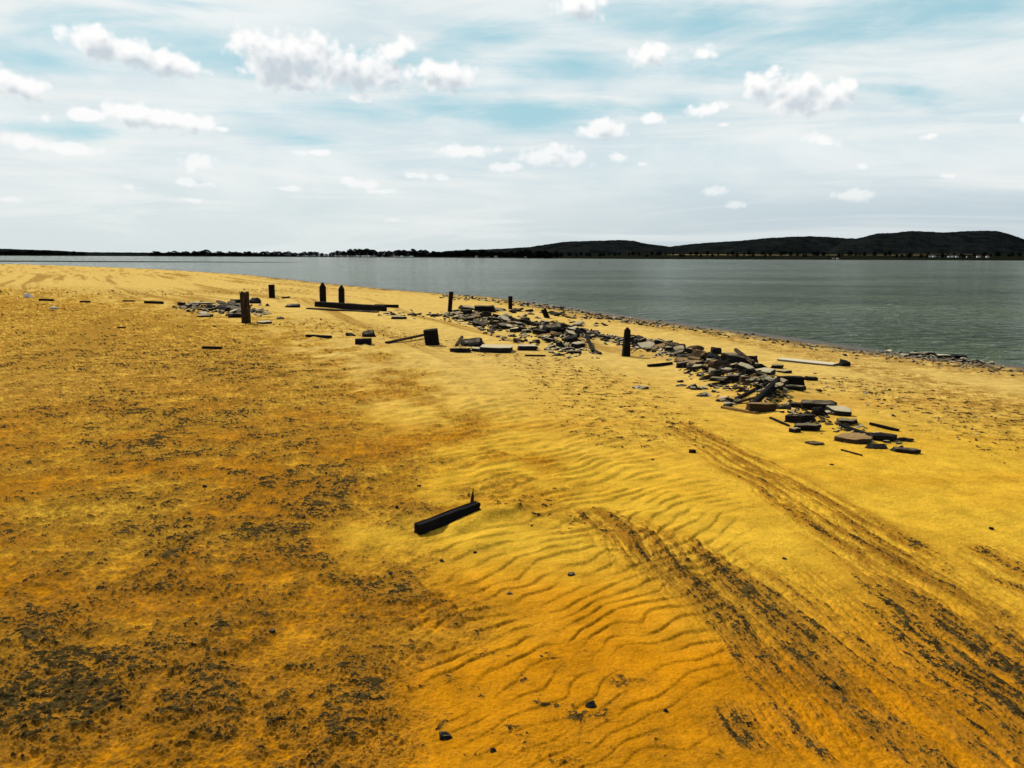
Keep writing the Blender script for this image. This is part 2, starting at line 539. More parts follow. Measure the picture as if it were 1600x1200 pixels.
    # pale wind-blown sand further off
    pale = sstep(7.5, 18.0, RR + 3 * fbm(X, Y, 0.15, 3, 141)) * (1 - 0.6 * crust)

    co = np.stack([X, Y, z], -1).reshape(-1, 3).astype(np.float32)
    i = np.arange(nr - 1)[:, None] * nt
    j = np.arange(nt)[None, :]
    j2 = (j + 1) % nt
    quads = np.stack([i + j, i + nt + j, i + nt + j2, i + j2], -1).reshape(-1, 4)[:, ::-1]
    # orientation: make normals point up
    p = co[quads[nt * 50 + 500]]
    if np.cross(p[1] - p[0], p[2] - p[0])[2] < 0:
        quads = quads[:, ::-1]
    me = bpy.data.meshes.new('beach')
    nq = len(quads)
    me.vertices.add(len(co))
    me.vertices.foreach_set('co', co.ravel())
    me.loops.add(nq * 4)
    me.loops.foreach_set('vertex_index', quads.ravel().astype(np.int32))
    me.polygons.add(nq)
    me.polygons.foreach_set('loop_start', np.arange(nq, dtype=np.int32) * 4)
    me.polygons.foreach_set('use_smooth', np.ones(nq, bool))
    me.update(calc_edges=True)
    for nm, arr in (('dark', dark), ('brown', brown), ('rust', rust), ('wet', wet), ('pale', pale)):
        at = me.attributes.new(nm, 'FLOAT', 'POINT')
        at.data.foreach_set('value', np.asarray(arr, dtype=np.float32).ravel())
    o = bpy.data.objects.new('beach', me)
    COL.objects.link(o)
    o['kind'] = 'structure'
    o['label'] = 'yellow sand beach with ripples and dark crust'
    return o


# ------------------------------------------------------------------ materials
def new_mat(name):
    mt = bpy.data.materials.new(name)
    mt.use_nodes = True
    nt = mt.node_tree
    nt.nodes.clear()
    b = NB(nt)
    bs = b.new('ShaderNodeBsdfPrincipled')
    out = b.new('ShaderNodeOutputMaterial')
    b.link(bs.outputs[0], out.inputs['Surface'])
    return mt, b, bs, out


def attr(b, name):
    n = b.new('ShaderNodeAttribute')
    n.attribute_name = name
    return n.outputs['Fac']


def mat_sand():
    mt, b, bs, out = new_mat('sand')
    t = b.new('ShaderNodeTexCoord').outputs['Object']
    sand = b.mix(attr(b, 'rust'), C4(0.56, 0.325, 0.028), C4(0.48, 0.192, 0.005))
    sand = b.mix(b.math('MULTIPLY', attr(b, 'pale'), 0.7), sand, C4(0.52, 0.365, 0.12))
    sand = b.mix(b.math('MULTIPLY', attr(b, 'brown'), 0.85), sand, C4(0.21, 0.098, 0.014))
    g1 = b.noise(t, 3.0, 11, 0.80)
    g2 = b.noise(t, 65.0, 5, 0.8)
    g1 = b.new_range(g1, 0.28, 0.72, 0.60, 1.42)
    val = b.math('ADD', g1, b.math('MULTIPLY', b.math('SUBTRACT', g2, 0.5), 1.3))
    hsv = b.new('ShaderNodeHueSaturation')
    b.link(sand, hsv.inputs['Color'])
    b.link(val, hsv.inputs['Value'])
    dk = b.mix(b.ramp(b.noise(t, 26.0, 6, 0.72), 0.33, 0.68), C4(0.010, 0.008, 0.004), C4(0.105, 0.068, 0.020))
    dn = b.math('ADD', attr(b, 'dark'), b.math('MULTIPLY', b.math('SUBTRACT', b.noise(t, 55.0, 4, 0.7), 0.5), 1.1))
    dfac = b.math('MULTIPLY', b.ramp(dn, 0.3, 0.75), b.ramp(attr(b, 'dark'), 0.02, 0.25))
    c = b.mix(dfac, hsv.outputs[0], dk)
    c = b.mix(b.math('MULTIPLY', attr(b, 'wet'), 0.95), c, C4(0.028, 0.022, 0.012))
    b.link(c, bs.inputs['Base Color'])
    rg = b.new('ShaderNodeMapRange')
    b.link(attr(b, 'wet'), rg.inputs['Value'])
    rg.inputs['To Min'].default_value = 0.95
    rg.inputs['To Max'].default_value = 0.45
    b.link(rg.outputs[0], bs.inputs['Roughness'])
    sl = b.math('MULTIPLY_ADD', attr(b, 'wet'), 0.12, 0.0)
    b.link(sl, bs.inputs['Specular IOR Level'])
    bp = b.new('ShaderNodeBump')
    bp.inputs['Strength'].default_value = 0.9
    bp.inputs['Distance'].default_value = 0.02
    b.link(b.noise(t, 22.0, 8, 0.72), bp.inputs['Height'])
    b.link(bp.outputs[0], bs.inputs['Normal'])
    return mt


def mat_water():
    mt, b, bs, out = new_mat('water')
    t = b.new('ShaderNodeTexCoord').outputs['Object']
    chop = b.noise(b.mapping(t, (0, 0, 0), (0, 0, R(10)), (0.75, 1.15, 1)), 1.5, 3, 0.5, 0.7)
    gust = b.ramp(b.noise(b.mapping(t, (3, 0, 0), (0, 0, R(5)), (0.010, 0.045, 1)), 1.0, 5, 0.6, 0.4), 0.35, 0.68)
    tone = b.noise(b.mapping(t, (9, 4, 0), (0, 0, R(4)), (0.03, 0.09, 1)), 1.0, 5, 0.6, 0.4)
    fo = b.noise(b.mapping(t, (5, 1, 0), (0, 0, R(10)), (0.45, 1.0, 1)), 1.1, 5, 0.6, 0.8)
    fl = b.math('MULTIPLY', b.ramp(fo, 0.63, 0.72), 0.8)  # pale flecks for whitecap foam and glints, put into the base colour
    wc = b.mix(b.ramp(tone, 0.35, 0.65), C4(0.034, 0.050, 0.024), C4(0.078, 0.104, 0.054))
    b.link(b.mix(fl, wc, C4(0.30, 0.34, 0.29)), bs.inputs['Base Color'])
    bs.inputs['Roughness'].default_value = 0.08
    bs.inputs['IOR'].default_value = 1.333
    bs.inputs['Specular IOR Level'].default_value = 0.02
    bp = b.new('ShaderNodeBump')
    bp.inputs['Strength'].default_value = 1.0
    bp.inputs['Distance'].default_value = 1.0
    b.link(b.math('MULTIPLY', chop, b.math('MULTIPLY_ADD', gust, 0.5, 0.5)), bp.inputs['Height'])
    b.link(bp.outputs[0], bs.inputs['Normal'])
    return mt


def mat_stone(name, dark, light, lit_top, lit_top_lo=0.80, bump=0.02):
    mt, b, bs, out = new_mat(name)
    t = b.new('ShaderNodeTexCoord').outputs['Object']
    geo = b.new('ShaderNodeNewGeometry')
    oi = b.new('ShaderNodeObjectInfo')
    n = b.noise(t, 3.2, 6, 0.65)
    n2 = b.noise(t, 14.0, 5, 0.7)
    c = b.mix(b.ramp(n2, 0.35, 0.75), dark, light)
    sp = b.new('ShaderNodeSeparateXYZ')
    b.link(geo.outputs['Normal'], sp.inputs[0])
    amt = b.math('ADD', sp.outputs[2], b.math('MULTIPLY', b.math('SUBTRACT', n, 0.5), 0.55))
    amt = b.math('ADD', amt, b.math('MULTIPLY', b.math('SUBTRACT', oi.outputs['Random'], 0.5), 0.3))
    f = b.ramp(amt, lit_top_lo, lit_top_lo + 0.14)  # upward faces paler: sunlit tops painted into the base colour, sand toned
    # paler arrises, broken up by noise
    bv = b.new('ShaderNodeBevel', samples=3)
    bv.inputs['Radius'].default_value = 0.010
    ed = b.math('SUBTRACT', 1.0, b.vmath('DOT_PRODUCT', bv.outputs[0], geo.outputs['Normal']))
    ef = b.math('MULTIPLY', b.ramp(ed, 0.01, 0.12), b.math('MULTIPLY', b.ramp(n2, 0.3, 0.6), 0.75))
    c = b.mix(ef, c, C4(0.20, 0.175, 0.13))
    c = b.mix(f, c, lit_top)
    b.link(c, bs.inputs['Base Color'])
    bs.inputs['Roughness'].default_value = 0.85
    bs.inputs['Specular IOR Level'].default_value = 0.04
    bp = b.new('ShaderNodeBump')
    bp.inputs['Strength'].default_value = 0.7
    bp.inputs['Distance'].default_value = bump
    b.link(b.noise(t, 6.0, 7, 0.7), bp.inputs['Height'])
    b.link(bp.outputs[0], bs.inputs['Normal'])
    return mt


def mat_wood(name, dark, light):
    """weathered timber, grain along local Z"""
    mt, b, bs, out = new_mat(name)
    t = b.new('ShaderNodeTexCoord').outputs['Object']
    g = b.noise(b.mapping(t, (0, 0, 0), (0, 0, 0), (30, 30, 2.2)), 1.5, 6, 0.65, 0.3)
    n = b.noise(t, 7.0, 5, 0.65)
    f = b.math('MULTIPLY', b.ramp(g, 0.38, 0.68), b.ramp(n, 0.25, 0.7))
    b.link(b.mix(f, dark, light), bs.inputs['Base Color'])
    bs.inputs['Roughness'].default_value = 0.9
    bs.inputs['Specular IOR Level'].default_value = 0.03
    bp = b.new('ShaderNodeBump')
    bp.inputs['Strength'].default_value = 0.8
    bp.inputs['Distance'].default_value = 0.02
    b.link(g, bp.inputs['Height'])
    b.link(bp.outputs[0], bs.inputs['Normal'])
    return mt


def mat_plain(name, c1, c2, scale, rough=0.9):
    mt, b, bs, out = new_mat(name)
    t = b.new('ShaderNodeTexCoord').outputs['Object']
    b.link(b.mix(b.ramp(b.noise(t, scale, 6, 0.65), 0.35, 0.65), c1, c2), bs.inputs['Base Color'])
    bs.inputs['Roughness'].default_value = rough
    bs.inputs['Specular IOR Level'].default_value = 0.0
    return mt


M = dict(
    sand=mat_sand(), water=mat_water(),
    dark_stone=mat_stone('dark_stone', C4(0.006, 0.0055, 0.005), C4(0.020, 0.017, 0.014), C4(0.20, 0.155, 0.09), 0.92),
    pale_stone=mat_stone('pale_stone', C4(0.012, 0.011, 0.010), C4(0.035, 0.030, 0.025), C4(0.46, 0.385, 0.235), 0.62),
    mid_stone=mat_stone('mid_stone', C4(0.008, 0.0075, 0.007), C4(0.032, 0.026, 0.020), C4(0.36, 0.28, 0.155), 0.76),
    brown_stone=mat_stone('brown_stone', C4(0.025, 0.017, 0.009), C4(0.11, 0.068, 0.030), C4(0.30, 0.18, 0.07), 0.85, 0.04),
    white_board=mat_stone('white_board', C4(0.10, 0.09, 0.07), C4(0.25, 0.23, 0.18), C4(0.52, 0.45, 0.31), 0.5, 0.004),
    black_wood=mat_wood('black_wood', C4(0.008, 0.008, 0.009), C4(0.03, 0.026, 0.022)),
    brown_wood=mat_wood('brown_wood', C4(0.018, 0.013, 0.009), C4(0.13, 0.085, 0.045)),
    tan_wood=mat_wood('tan_wood', C4(0.20, 0.12, 0.04), C4(0.40, 0.25, 0.08)),
    scrap=mat_plain('scrap_plastic', C4(0.55, 0.53, 0.48), C4(0.8, 0.79, 0.75), 12, 0.5),
    forest=mat_plain('forest', C4(0.0035, 0.0048, 0.0048), C4(0.010, 0.012, 0.0115), 0.02),
    tree=mat_plain('tree_foliage', C4(0.004, 0.006, 0.004), C4(0.012, 0.015, 0.009), 0.6),
    trunk=mat_plain('bark', C4(0.02, 0.016, 0.012), C4(0.04, 0.03, 0.02), 3),
    house_wall=mat_plain('house_wall', C4(0.55, 0.54, 0.50), C4(0.7, 0.69, 0.66), 0.5),
    house_roof=mat_plain('house_roof', C4(0.05, 0.03, 0.025), C4(0.09, 0.05, 0.04), 0.8),
)

beach = build_beach()
beach.data.materials.append(M['sand'])


def gz(x, y):
    return float(base_height(np.array([x], float), np.array([y], float))[0][0])


# ------------------------------------------------------------------ lake
def build_water():
    me = bpy.data.meshes.new('lake_water')
    s = 9000
    me.from_pydata([(-s, -60, WATER_Z), (s, -60, WATER_Z), (s, s, WATER_Z), (-s, s, WATER_Z)], [], [(0, 1, 2, 3)])
    o = bpy.data.objects.new('lake_water', me)
    COL.objects.link(o)
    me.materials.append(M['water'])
    o['kind'] = 'structure'
    o['label'] = 'grey green lake water with small waves'


build_water()


# ------------------------------------------------------------------ far shore and hills
def grid_obj(name, X, Y, Z, mat, kind='structure', label=None, smooth=True, attrs=None):
    nv, nu = X.shape
    co = np.stack([X, Y, Z], -1).reshape(-1, 3)
    i = np.arange(nv - 1)[:, None] * nu
    j = np.arange(nu - 1)[None, :]
    q = np.stack([i + j, i + j + 1, i + nu + j + 1, i + nu + j], -1).reshape(-1, 4)
    me = bpy.data.meshes.new(name)
    me.from_pydata(co.tolist(), [], q.tolist())
    if smooth:
        me.polygons.foreach_set('use_smooth', np.ones(len(q), bool))
    if attrs:
        for nm, arr in attrs.items():
            at = me.attributes.new(nm, 'FLOAT', 'POINT')
            at.data.foreach_set('value', np.asarray(arr, dtype=np.float32).ravel())
    me.update()
    o = bpy.data.objects.new(name, me)
    COL.objects.link(o)
    me.materials.append(mat)
    if kind:
        o['kind'] = kind
    if label:
        o['label'] = label
    return o


SHORE_FAR = [(-2400, 2900), (-1400, 3000), (-700, 2700), (-350, 2300), (-60, 1900), (80, 1350), (300, 1150), (900, 1100), (1600, 1150), (2600, 1300)]


def far_shore_y(x):
    xs = [p[0] for p in SHORE_FAR]
    ys = [p[1] for p in SHORE_FAR]
    return np.interp(x, xs, ys)


def land_z(x, y):
    d = y - far_shore_y(x)
    right = sstep(-200, 500, x * 2200 / np.maximum(y, 500))
    return WATER_Z - 0.6 + 1.6 * sstep(-10, 25, d) + right * 0.0095 * np.maximum(d - 60, 0) + 0.0006 * np.maximum(d, 0)


def mat_land():
    mt, b, bs, out = new_mat('far_land')
    t = b.new('ShaderNodeTexCoord').outputs['Object']
    n = b.noise(b.mapping(t, (0, 0, 0), (0, 0, 0.1), (0.01, 0.02, 1)), 1.0, 5, 0.6)
    c = b.mix(b.ramp(n, 0.35, 0.65), C4(0.004, 0.005, 0.0035), C4(0.011, 0.012, 0.007))
    fn = b.noise(b.mapping(t, (0, 0, 0), (0, 0, 0), (0.02, 0.02, 1)), 1.0, 3, 0.6)
    f = b.math('MULTIPLY', attr(b, 'field'), b.ramp(fn, 0.38, 0.5))
    c = b.mix(f, c, C4(0.20, 0.155, 0.075))
    b.link(c, bs.inputs['Base Color'])
    bs.inputs['Roughness'].default_value = 1
    bs.inputs['Specular IOR Level'].default_value = 0.0
    return mt


def build_land():
    u = np.linspace(-0.95, 0.95, 260)
    v = np.concatenate([np.linspace(-60, 60, 7), np.linspace(120, 5200, 90)])
    U, V = np.meshgrid(u, v)
    # fan out with distance
    Yb = far_shore_y(u * 2400)[None, :] + V
    X = U * Yb
    Yb = far_shore_y(X) + V
    Z = land_z(X, Yb)
    px = 800 + X / Yb * F_PX
    def band(x0, x1, d0, d1):
        return sstep(x0 - 8, x0 + 8, px) * (1 - sstep(x1 - 8, x1 + 8, px)) * sstep(d0 - 40, d0 + 40, V) * (1 - sstep(d1 - 40, d1 + 40, V))
    field = np.maximum.reduce([band(1040, 1230, 800, 1000), band(1290, 1440, 950, 1080) , band(1230, 1300, 900, 1000), band(1400, 1510, 1600, 1700)])
    return grid_obj('far_shore', X, Yb, Z, mat_land(), 'structure', 'flat dark far bank with pale stubble fields', attrs={'field': field})


build_land()


def hill(name, prof, D, depth, seed, label, canopy=4.0):
    """prof: (photo x, photo y of the crest). A forested ridge at distance D"""
    pts = []
    for px, py in prof:
        d = ray(px, py)
        k = D / d.y
        pts.append((d.x * k, max(CAM_H + d.z * k, 0.5)))
    xs = np.array([p[0] for p in pts])
    hs = np.array([p[1] for p in pts])
    u = np.linspace(xs[0], xs[-1], 420)
    # smooth curve through the crest points
    hh = np.interp(u, xs, hs)
    kk = np.hanning(13)
    kk /= kk.sum()
    hh = np.convolve(np.pad(hh, 6, mode='edge'), kk, 'valid')
    v = np.linspace(-1, 1, 46)
    U, V = np.meshgrid(u, v)
    H = np.tile(hh, (len(v), 1))
    sh = np.cos(V * np.pi / 2) ** 1.3
    Y = D + V * depth + 60 * fbm(U, V * depth, 0.002, 3, seed)
    X = U * (Y / D)
    Z = H * sh * (1 + 0.10 * fbm(U, V * depth, 0.004, 4, seed + 3) * (1 - sh))
    Z = Z + canopy * fbm(X, Y, 0.02, 4, seed + 7, 0.7) * sstep(0, 0.2, sh) * sstep(2, 14, H) - 4 * (1 - sstep(0, 0.06, sh))
    return grid_obj(name, X, Y, Z, M['forest'], 'structure', label)


hill('far_hills', [(960, 406), (1010, 392), (1050, 385), (1080, 381.5), (1120, 378.5), (1160, 376), (1200, 372), (1235, 370), (1270, 369.5), (1300, 371), (1345, 374), (1400, 376), (1480, 380), (1560, 396)], 4600, 700, 3, 'long dark wooded ridge in the middle right', 5)
hill('hills', [(1280, 402), (1310, 382), (1335, 374), (1370, 365), (1400, 364), (1425, 361), (1450, 362.5), (1480, 363.5), (1510, 361.5), (1540, 360.5), (1560, 361), (1580, 367), (1600, 374), (1640, 385), (1700, 398)], 3700, 600, 13, 'highest dark wooded hill at the right', 5)
hill('far_hills', [(640, 402), (700, 392), (780, 389), (830, 386), (860, 381), (890, 377.5), (930, 376.5), (970, 375), (990, 376.5), (1010, 381), (1045, 385), (1080, 396), (1100, 404)], 3900, 600, 23, 'rounded dark wooded hill in the centre', 5)
hill('hills', [(840, 404), (880, 390), (920, 386.5), (980, 386), (1020, 387), (1060, 392), (1080, 404)], 3100, 320, 33, 'low dark wooded rise before the rounded hill', 5)
hill('hills', [(1110, 404), (1150, 386), (1190, 379), (1225, 377), (1255, 379), (1280, 390), (1310, 404)], 3300, 320, 43, 'low dark wooded rise before the long ridge', 5)
hill('far_hills', [(-900, 384), (-500, 382), (-250, 385), (-60, 388), (0, 388.5), (40, 390), (90, 391.5), (130, 394), (250, 395), (400, 396.5), (480, 401)], 5200, 500, 53, 'low dark wooded rise at the left', 5)
hill('far_hills', [(1580, 404), (1640, 392), (1800, 384), (2000, 380), (2300, 388), (2500, 404)], 3600, 500, 63, 'dark wooded hill beyond the right edge', 5)


# a low dark mud bar crossing the far water at the left
def build_bar():
    u = np.linspace(0, 1, 80)
    v = np.linspace(-1, 1, 9)
    a = px2g(-300, 401.2 + 1.3, WATER_Z)
    U, V = np.meshgrid(u, v)
    x0, y0, x1, y1 = -330, 330, -75, 310
    X = x0 + (x1 - x0) * U
    w_ = 26 * np.sin(np.pi * U) ** 0.5 * (1 + 0.3 * fbm(X, X * 0, 0.02, 3, 5))
    Y = y0 + (y1 - y0) * U + V * w_ + 6 * fbm(X, X * 0, 0.01, 3, 9)
    Z = WATER_Z - 0.05 + 0.28 * (1 - V * V) * np.sin(np.pi * U) ** 0.5
    mt = mat_plain('mud', C4(0.02, 0.022, 0.014), C4(0.04, 0.04, 0.024), 0.08)
    grid_obj('mud_bar', X, Y, Z, mt, 'structure', 'low dark mud bar crossing the water at the left')


build_bar()


# ------------------------------------------------------------------ object helpers
def tag(o, label, cat, group=None):
    o['label'] = label
    o['category'] = cat
    if group:
        o['group'] = group
    return o


def mesh_from_bm(name, bm, mat, smooth=False):
    me = bpy.data.meshes.new(name)
    bm.normal_update()
    bm.to_mesh(me)
    bm.free()
    me.materials.append(mat)
    if smooth:
        for p in me.polygons:
            p.use_smooth = True
    return me


def rough_up(bm, amp, freq, seed, axis_scale=(1, 1, 1)):
    off = Vector((seed * 3.17, seed * 1.31, seed * 0.77))
    for v in bm.verts:
        p = Vector((v.co.x * axis_scale[0], v.co.y * axis_scale[1], v.co.z * axis_scale[2]))
        n = mnoise.noise_vector(p * freq + off) + 0.5 * mnoise.noise_vector(p * freq * 2.3 + off)
        v.co += Vector((n.x, n.y, n.z)) * amp


def slab_bm(seed, style):
    """unit-sized stone, broad in X/Y, standing on z = 0..1 (scaled later)"""
    rnd = random.Random(seed)
    bm = bmesh.new()
    if style == 'slab':
        n = rnd.choice([5, 5, 6, 6, 7])
        angs = sorted((k + rnd.uniform(-0.33, 0.33)) * 2 * math.pi / n for k in range(n))
        bot, top = [], []
        sx, sy = rnd.uniform(-.06, .06), rnd.uniform(-.06, .06)
        for a in angs:
            r = rnd.uniform(0.42, 0.56)
            x, y = r * math.cos(a) * 1.05, r * math.sin(a) * 1.05
            bot.append((x, y, rnd.uniform(-0.02, 0.05)))
            k = rnd.uniform(0.86, 1.0)
            top.append((x * k + sx, y * k + sy, 1 + rnd.uniform(-0.28, 0.05)))
        pts = bot + top
    elif style == 'block':
        pts = []
        for x in (-.5, .5):
            for y in (-.5, .5):
                for z in (0, 1):
                    pts.append((x + rnd.uniform(-.05, .05), y + rnd.uniform(-.06, .06), z + rnd.uniform(-.07, .05)))
    elif style == 'wedge':
        # a slab with one edge heaved up: sloping ragged top
        n = rnd.choice([5, 6, 7])
        pts = []
        sl = rnd.uniform(-0.9, 0.9)
        for k in range(n):
            a = (k + rnd.uniform(-0.35, 0.35)) * 2 * math.pi / n
            r = rnd.uniform(0.40, 0.58)
            x, y = r * math.cos(a), r * math.sin(a)
            pts.append((x, y, rnd.uniform(-0.05, 0.05)))
            zt = 0.55 + x * sl + y * 0.5 + rnd.uniform(-0.22, 0.22)
            kk = rnd.uniform(0.72, 0.98)
            pts.append((x * kk, y * kk, min(1.0, max(0.12, zt))))
    else:  # boulder
        pts = []
        for _ in range(16):
            a, z = rnd.uniform(0, 2 * math.pi), rnd.uniform(-0.25, 1)
            r = math.sqrt(max(0.05, 1 - z * z)) * rnd.uniform(0.42, 0.54)
            pts.append((r * math.cos(a), r * math.sin(a), (z + 0.25) / 1.25 * rnd.uniform(0.85, 1)))
    for p in pts:
        bm.verts.new(p)
    res = bmesh.ops.convex_hull(bm, input=bm.verts)
    junk = [g for g in res.get('geom_interior', []) if isinstance(g, bmesh.types.BMVert)]
    if junk:
        bmesh.ops.delete(bm, geom=junk, context='VERTS')
    bmesh.ops.dissolve_limit(bm, angle_limit=R(6), verts=bm.verts, edges=bm.edges)
    bmesh.ops.bevel(bm, geom=list(bm.edges), offset=0.035, segments=1, affect='EDGES', clamp_overlap=True)
    bmesh.ops.triangulate(bm, faces=bm.faces)
    bmesh.ops.subdivide_edges(bm, edges=[e for e in bm.edges if e.calc_length() > 0.25], cuts=2, use_grid_fill=True)
    bmesh.ops.triangulate(bm, faces=bm.faces)
    rough_up(bm, 0.06, 3.0, seed)
    return bm


PROTO = {}
N_VAR = {'slab': 9, 'block': 5, 'wedge': 6, 'boulder': 5}


def stone_mesh(style, matname, var):
    key = (style, matname, var % N_VAR[style])
    if key not in PROTO:
        PROTO[key] = mesh_from_bm('stone', slab_bm(hash(style) % 7 + {'slab': 100, 'block': 200, 'wedge': 300, 'boulder': 400}[style] + var % N_VAR[style] - hash(style) % 7, style), M[matname])
    return PROTO[key]


def metres(px, py):
    """metres per photo pixel for something standing at that pixel"""
    p = px2g(px, py)
    v = p - Vector((0, 0, CAM_H))
    return v.dot(_F) / F_PX, p


MATOF = {'d': 'dark_stone', 'p': 'pale_stone', 'm': 'mid_stone', 'b': 'brown_stone'}
rng = random.Random(77)
stone_count = [0]


def stone(px, py, wpx, hpx, style, tone, label, group=None, rot=None, tilt=0.0, roll=0.0, depth=None, lift=0.0, name='stone', cat='stone'):
    """a stone whose foot is at photo pixel (px, py), wpx wide and hpx high there"""
    s, p = metres(px, py)
    stone_count[0] += 1
    k = stone_count[0]
    me = stone_mesh(style, MATOF[tone], k * 7 + 3)
    o = bpy.data.objects.new(name, me)
    COL.objects.link(o)
    W = wpx * s
    H = max(hpx * s, 0.02)
    Dp = W * (depth if depth else rng.uniform(0.55, 0.9))
    o.scale = (W, Dp, H * 1.2)
    a = R(rot) if rot is not None else R(rng.uniform(-14, 14))
    o.rotation_euler = (R(tilt), R(roll), a)
    y = p.y + Dp * 0.4
    o.location = (p.x, y, gz(p.x, y) - 0.18 * H + lift)
    tag(o, label, cat, group)
    return o


def timber_bm(L, W, T, seed, rough=0.035, taper=1.0, point=0.0, jag=0.0, nseg=14, roundness=0.0):
    """timber along +Z from 0 to L, section W (x) by T (y), rough grooved faces"""
    rnd = random.Random(seed)
    bm = bmesh.new()
    ring = []
    nu = 6
    for sx, sy, ex, ey in ((-1, -1, 1, -1), (1, -1, 1, 1), (1, 1, -1, 1), (-1, 1, -1, -1)):
        for k in range(nu):
            t = k / nu
            x, y = sx + (ex - sx) * t, sy + (ey - sy) * t
            if roundness:
                l = math.hypot(x, y)
                x, y = x + (x / l - x) * roundness, y + (y / l - y) * roundness
            c = 1 - 0.10 * (abs(x) > 0.99 and abs(y) > 0.99)
            ring.append((x * c, y * c))
    groove = [rnd.uniform(0.9, 1.03) for _ in ring]
    jags = [rnd.uniform(-1, 1) * jag for _ in ring]
    rows = []
    for i in range(nseg + 1):
        f = i / nseg
        z = L * f
        k = 1 + (taper - 1) * f
        if point and f > 1 - point:
            q = (f - (1 - point)) / point
            k *= 1 - 0.82 * q
        row = []
        for (x, y), g, jg in zip(ring, groove, jags):
            zz = z + (jg * L if i == nseg else jg * L * 0.6 if i == nseg - 1 else 0)
            w_ = 1 + 0.03 * mnoise.noise(Vector((x * 2 + seed, y * 2, f * 5)))
            row.append(bm.verts.new((x * W / 2 * k * g * w_, y * T / 2 * k * g * w_, zz)))
        rows.append(row)
    rough_up(bm, rough * min(W, T), 1.2 / max(W, T), seed, (1, 1, 0.35))
    n = len(ring)
    for r0, r1 in zip(rows[:-1], rows[1:]):
        for k in range(n):
            bm.faces.new((r0[k], r0[(k + 1) % n], r1[(k + 1) % n], r1[k]))
    for row, flip in ((rows[0], True), (rows[-1], False)):
        c = Vector((0, 0, 0))
        for v in row:
            c += v.co
        cv = bm.verts.new(c / n + Vector((0, 0, 0.0)))
        for k in range(n):
            a, b_ = row[k], row[(k + 1) % n]
            bm.faces.new((b_, a, cv) if flip else (a, b_, cv))
    return bm


def post(name, px, py, top, wpx, label, cat, mat='black_wood', rot=0, lean=(0, 0), seed=1, bury=0.25, group=None, thick=1.0, **kw):
    s, p = metres(px, py)
    L = (py - top) * s * 1.02
    bm = timber_bm(L + bury, wpx * s, wpx * s * thick, seed, **kw)
    bmesh.ops.translate(bm, verts=bm.verts, vec=(0, 0, -bury))
    o = bpy.data.objects.new(name, mesh_from_bm(name, bm, M[mat]))
    COL.objects.link(o)
    o.rotation_euler = (R(lean[0]), R(lean[1]), R(rot))
    o.location = (p.x, p.y, gz(p.x, p.y))
    return tag(o, label, cat, group)


def beam(name, a, b, wpx, hpx, label, cat, mat='black_wood', seed=1, za=0.0, zb=0.0, group=None, jag=0.0, sink=0.1, roll=0.0, rough=0.05):
    """a squared timber or plank lying between two photo pixels (its foot), hpx high, wpx deep"""
    sa, pa = metres(*a)
    sb, pb = metres(*b)
    s = (sa + sb) / 2
    A = Vector((pa.x, pa.y, gz(pa.x, pa.y) + za))
    B = Vector((pb.x, pb.y, gz(pb.x, pb.y) + zb))
    L = (B - A).length
    W, H = wpx * s, max(hpx * s, 0.015)
    bm = timber_bm(L, H, W, seed, rough, jag=jag, nseg=22)
    o = bpy.data.objects.new(name, mesh_from_bm(name, bm, M[mat]))
    COL.objects.link(o)
    zax = (B - A).normalized()
    xax = (Vector((0, 0, 1)) - zax * zax.z).normalized()
    yax = zax.cross(xax)
    mm = Matrix((xax, yax, zax)).transposed().to_4x4()
    mm.translation = A + xax * (H / 2 - H * sink) + yax * 0
    o.matrix_world = mm @ Matrix.Rotation(R(roll), 4, 'Z')
    return tag(o, label, cat, group)


# ------------------------------------------------------------------ timbers
post('wooden_post', 385, 507, 461, 12.5, 'tall split brown post standing in front of the left rubble heap', 'post', 'brown_wood', rot=38, lean=(0, -1.5), seed=3, jag=0.05, taper=0.92)
post('wooden_post', 425, 467, 447, 9, 'short square flat topped post behind the left rubble heap', 'post', rot=5, seed=5)
post('wooden_post', 505, 474, 443, 10, 'taller of the two pointed posts behind the long beam', 'post', rot=6, seed=7, point=0.18, nseg=22)
post('wooden_post', 534, 475, 447, 8.5, 'shorter of the two pointed posts behind the long beam', 'post', rot=-4, seed=9, point=0.16, nseg=22)
post('wooden_post', 702.5, 489, 458, 6.5, 'slim leaning post at the left end of the central rubble', 'post', rot=10, lean=(0, 5), seed=11, jag=0.02)
post('wooden_post', 797.5, 483, 463, 6.2, 'small square post at the back of the central rubble near the water', 'post', rot=4, seed=13)
post('wooden_post', 978, 558, 513.5, 13.5, 'thick dark round topped post at the start of the right rubble row', 'post', rot=8, lean=(1, 1.5), seed=15, taper=0.66, point=0.07, nseg=30, roundness=0.4)
post('timber_stub', 855, 497, 483, 8, 'short black stub leaning left at the back of the central rubble', 'stub', rot=10, lean=(0, -24), seed=17, jag=0.06, bury=0.1)
post('timber_block', 676, 541, 517, 23, 'tilted square black block left of the central rubble', 'block', rot=6, lean=(6, -7), seed=19, bury=0.08, thick=0.6)
beam('timber_beam', (495, 480), (601, 488), 9, 9.5, 'long squared black beam lying before the two pointed posts', 'beam', seed=21)
beam('plank', (586, 481), (622, 482), 5, 5.5, 'short dark plank end behind the right end of the long beam', 'plank', seed=23)
beam('plank', (481, 484), (590, 490), 8, 2.2, 'thin pale edged plank flat on sand before the long beam', 'plank', 'brown_wood', seed=25)
beam('plank', (604, 540), (662, 530), 6, 3.5, 'thin plank leaning on the tilted black block', 'plank', 'brown_wood', seed=27, zb=0.06)
beam('timber_log', (652, 843), (746, 810), 14, 26, 'black squared timber half buried in the rippled foreground sand', 'timber', seed=29, jag=0.022, sink=0.36, rough=0.10)
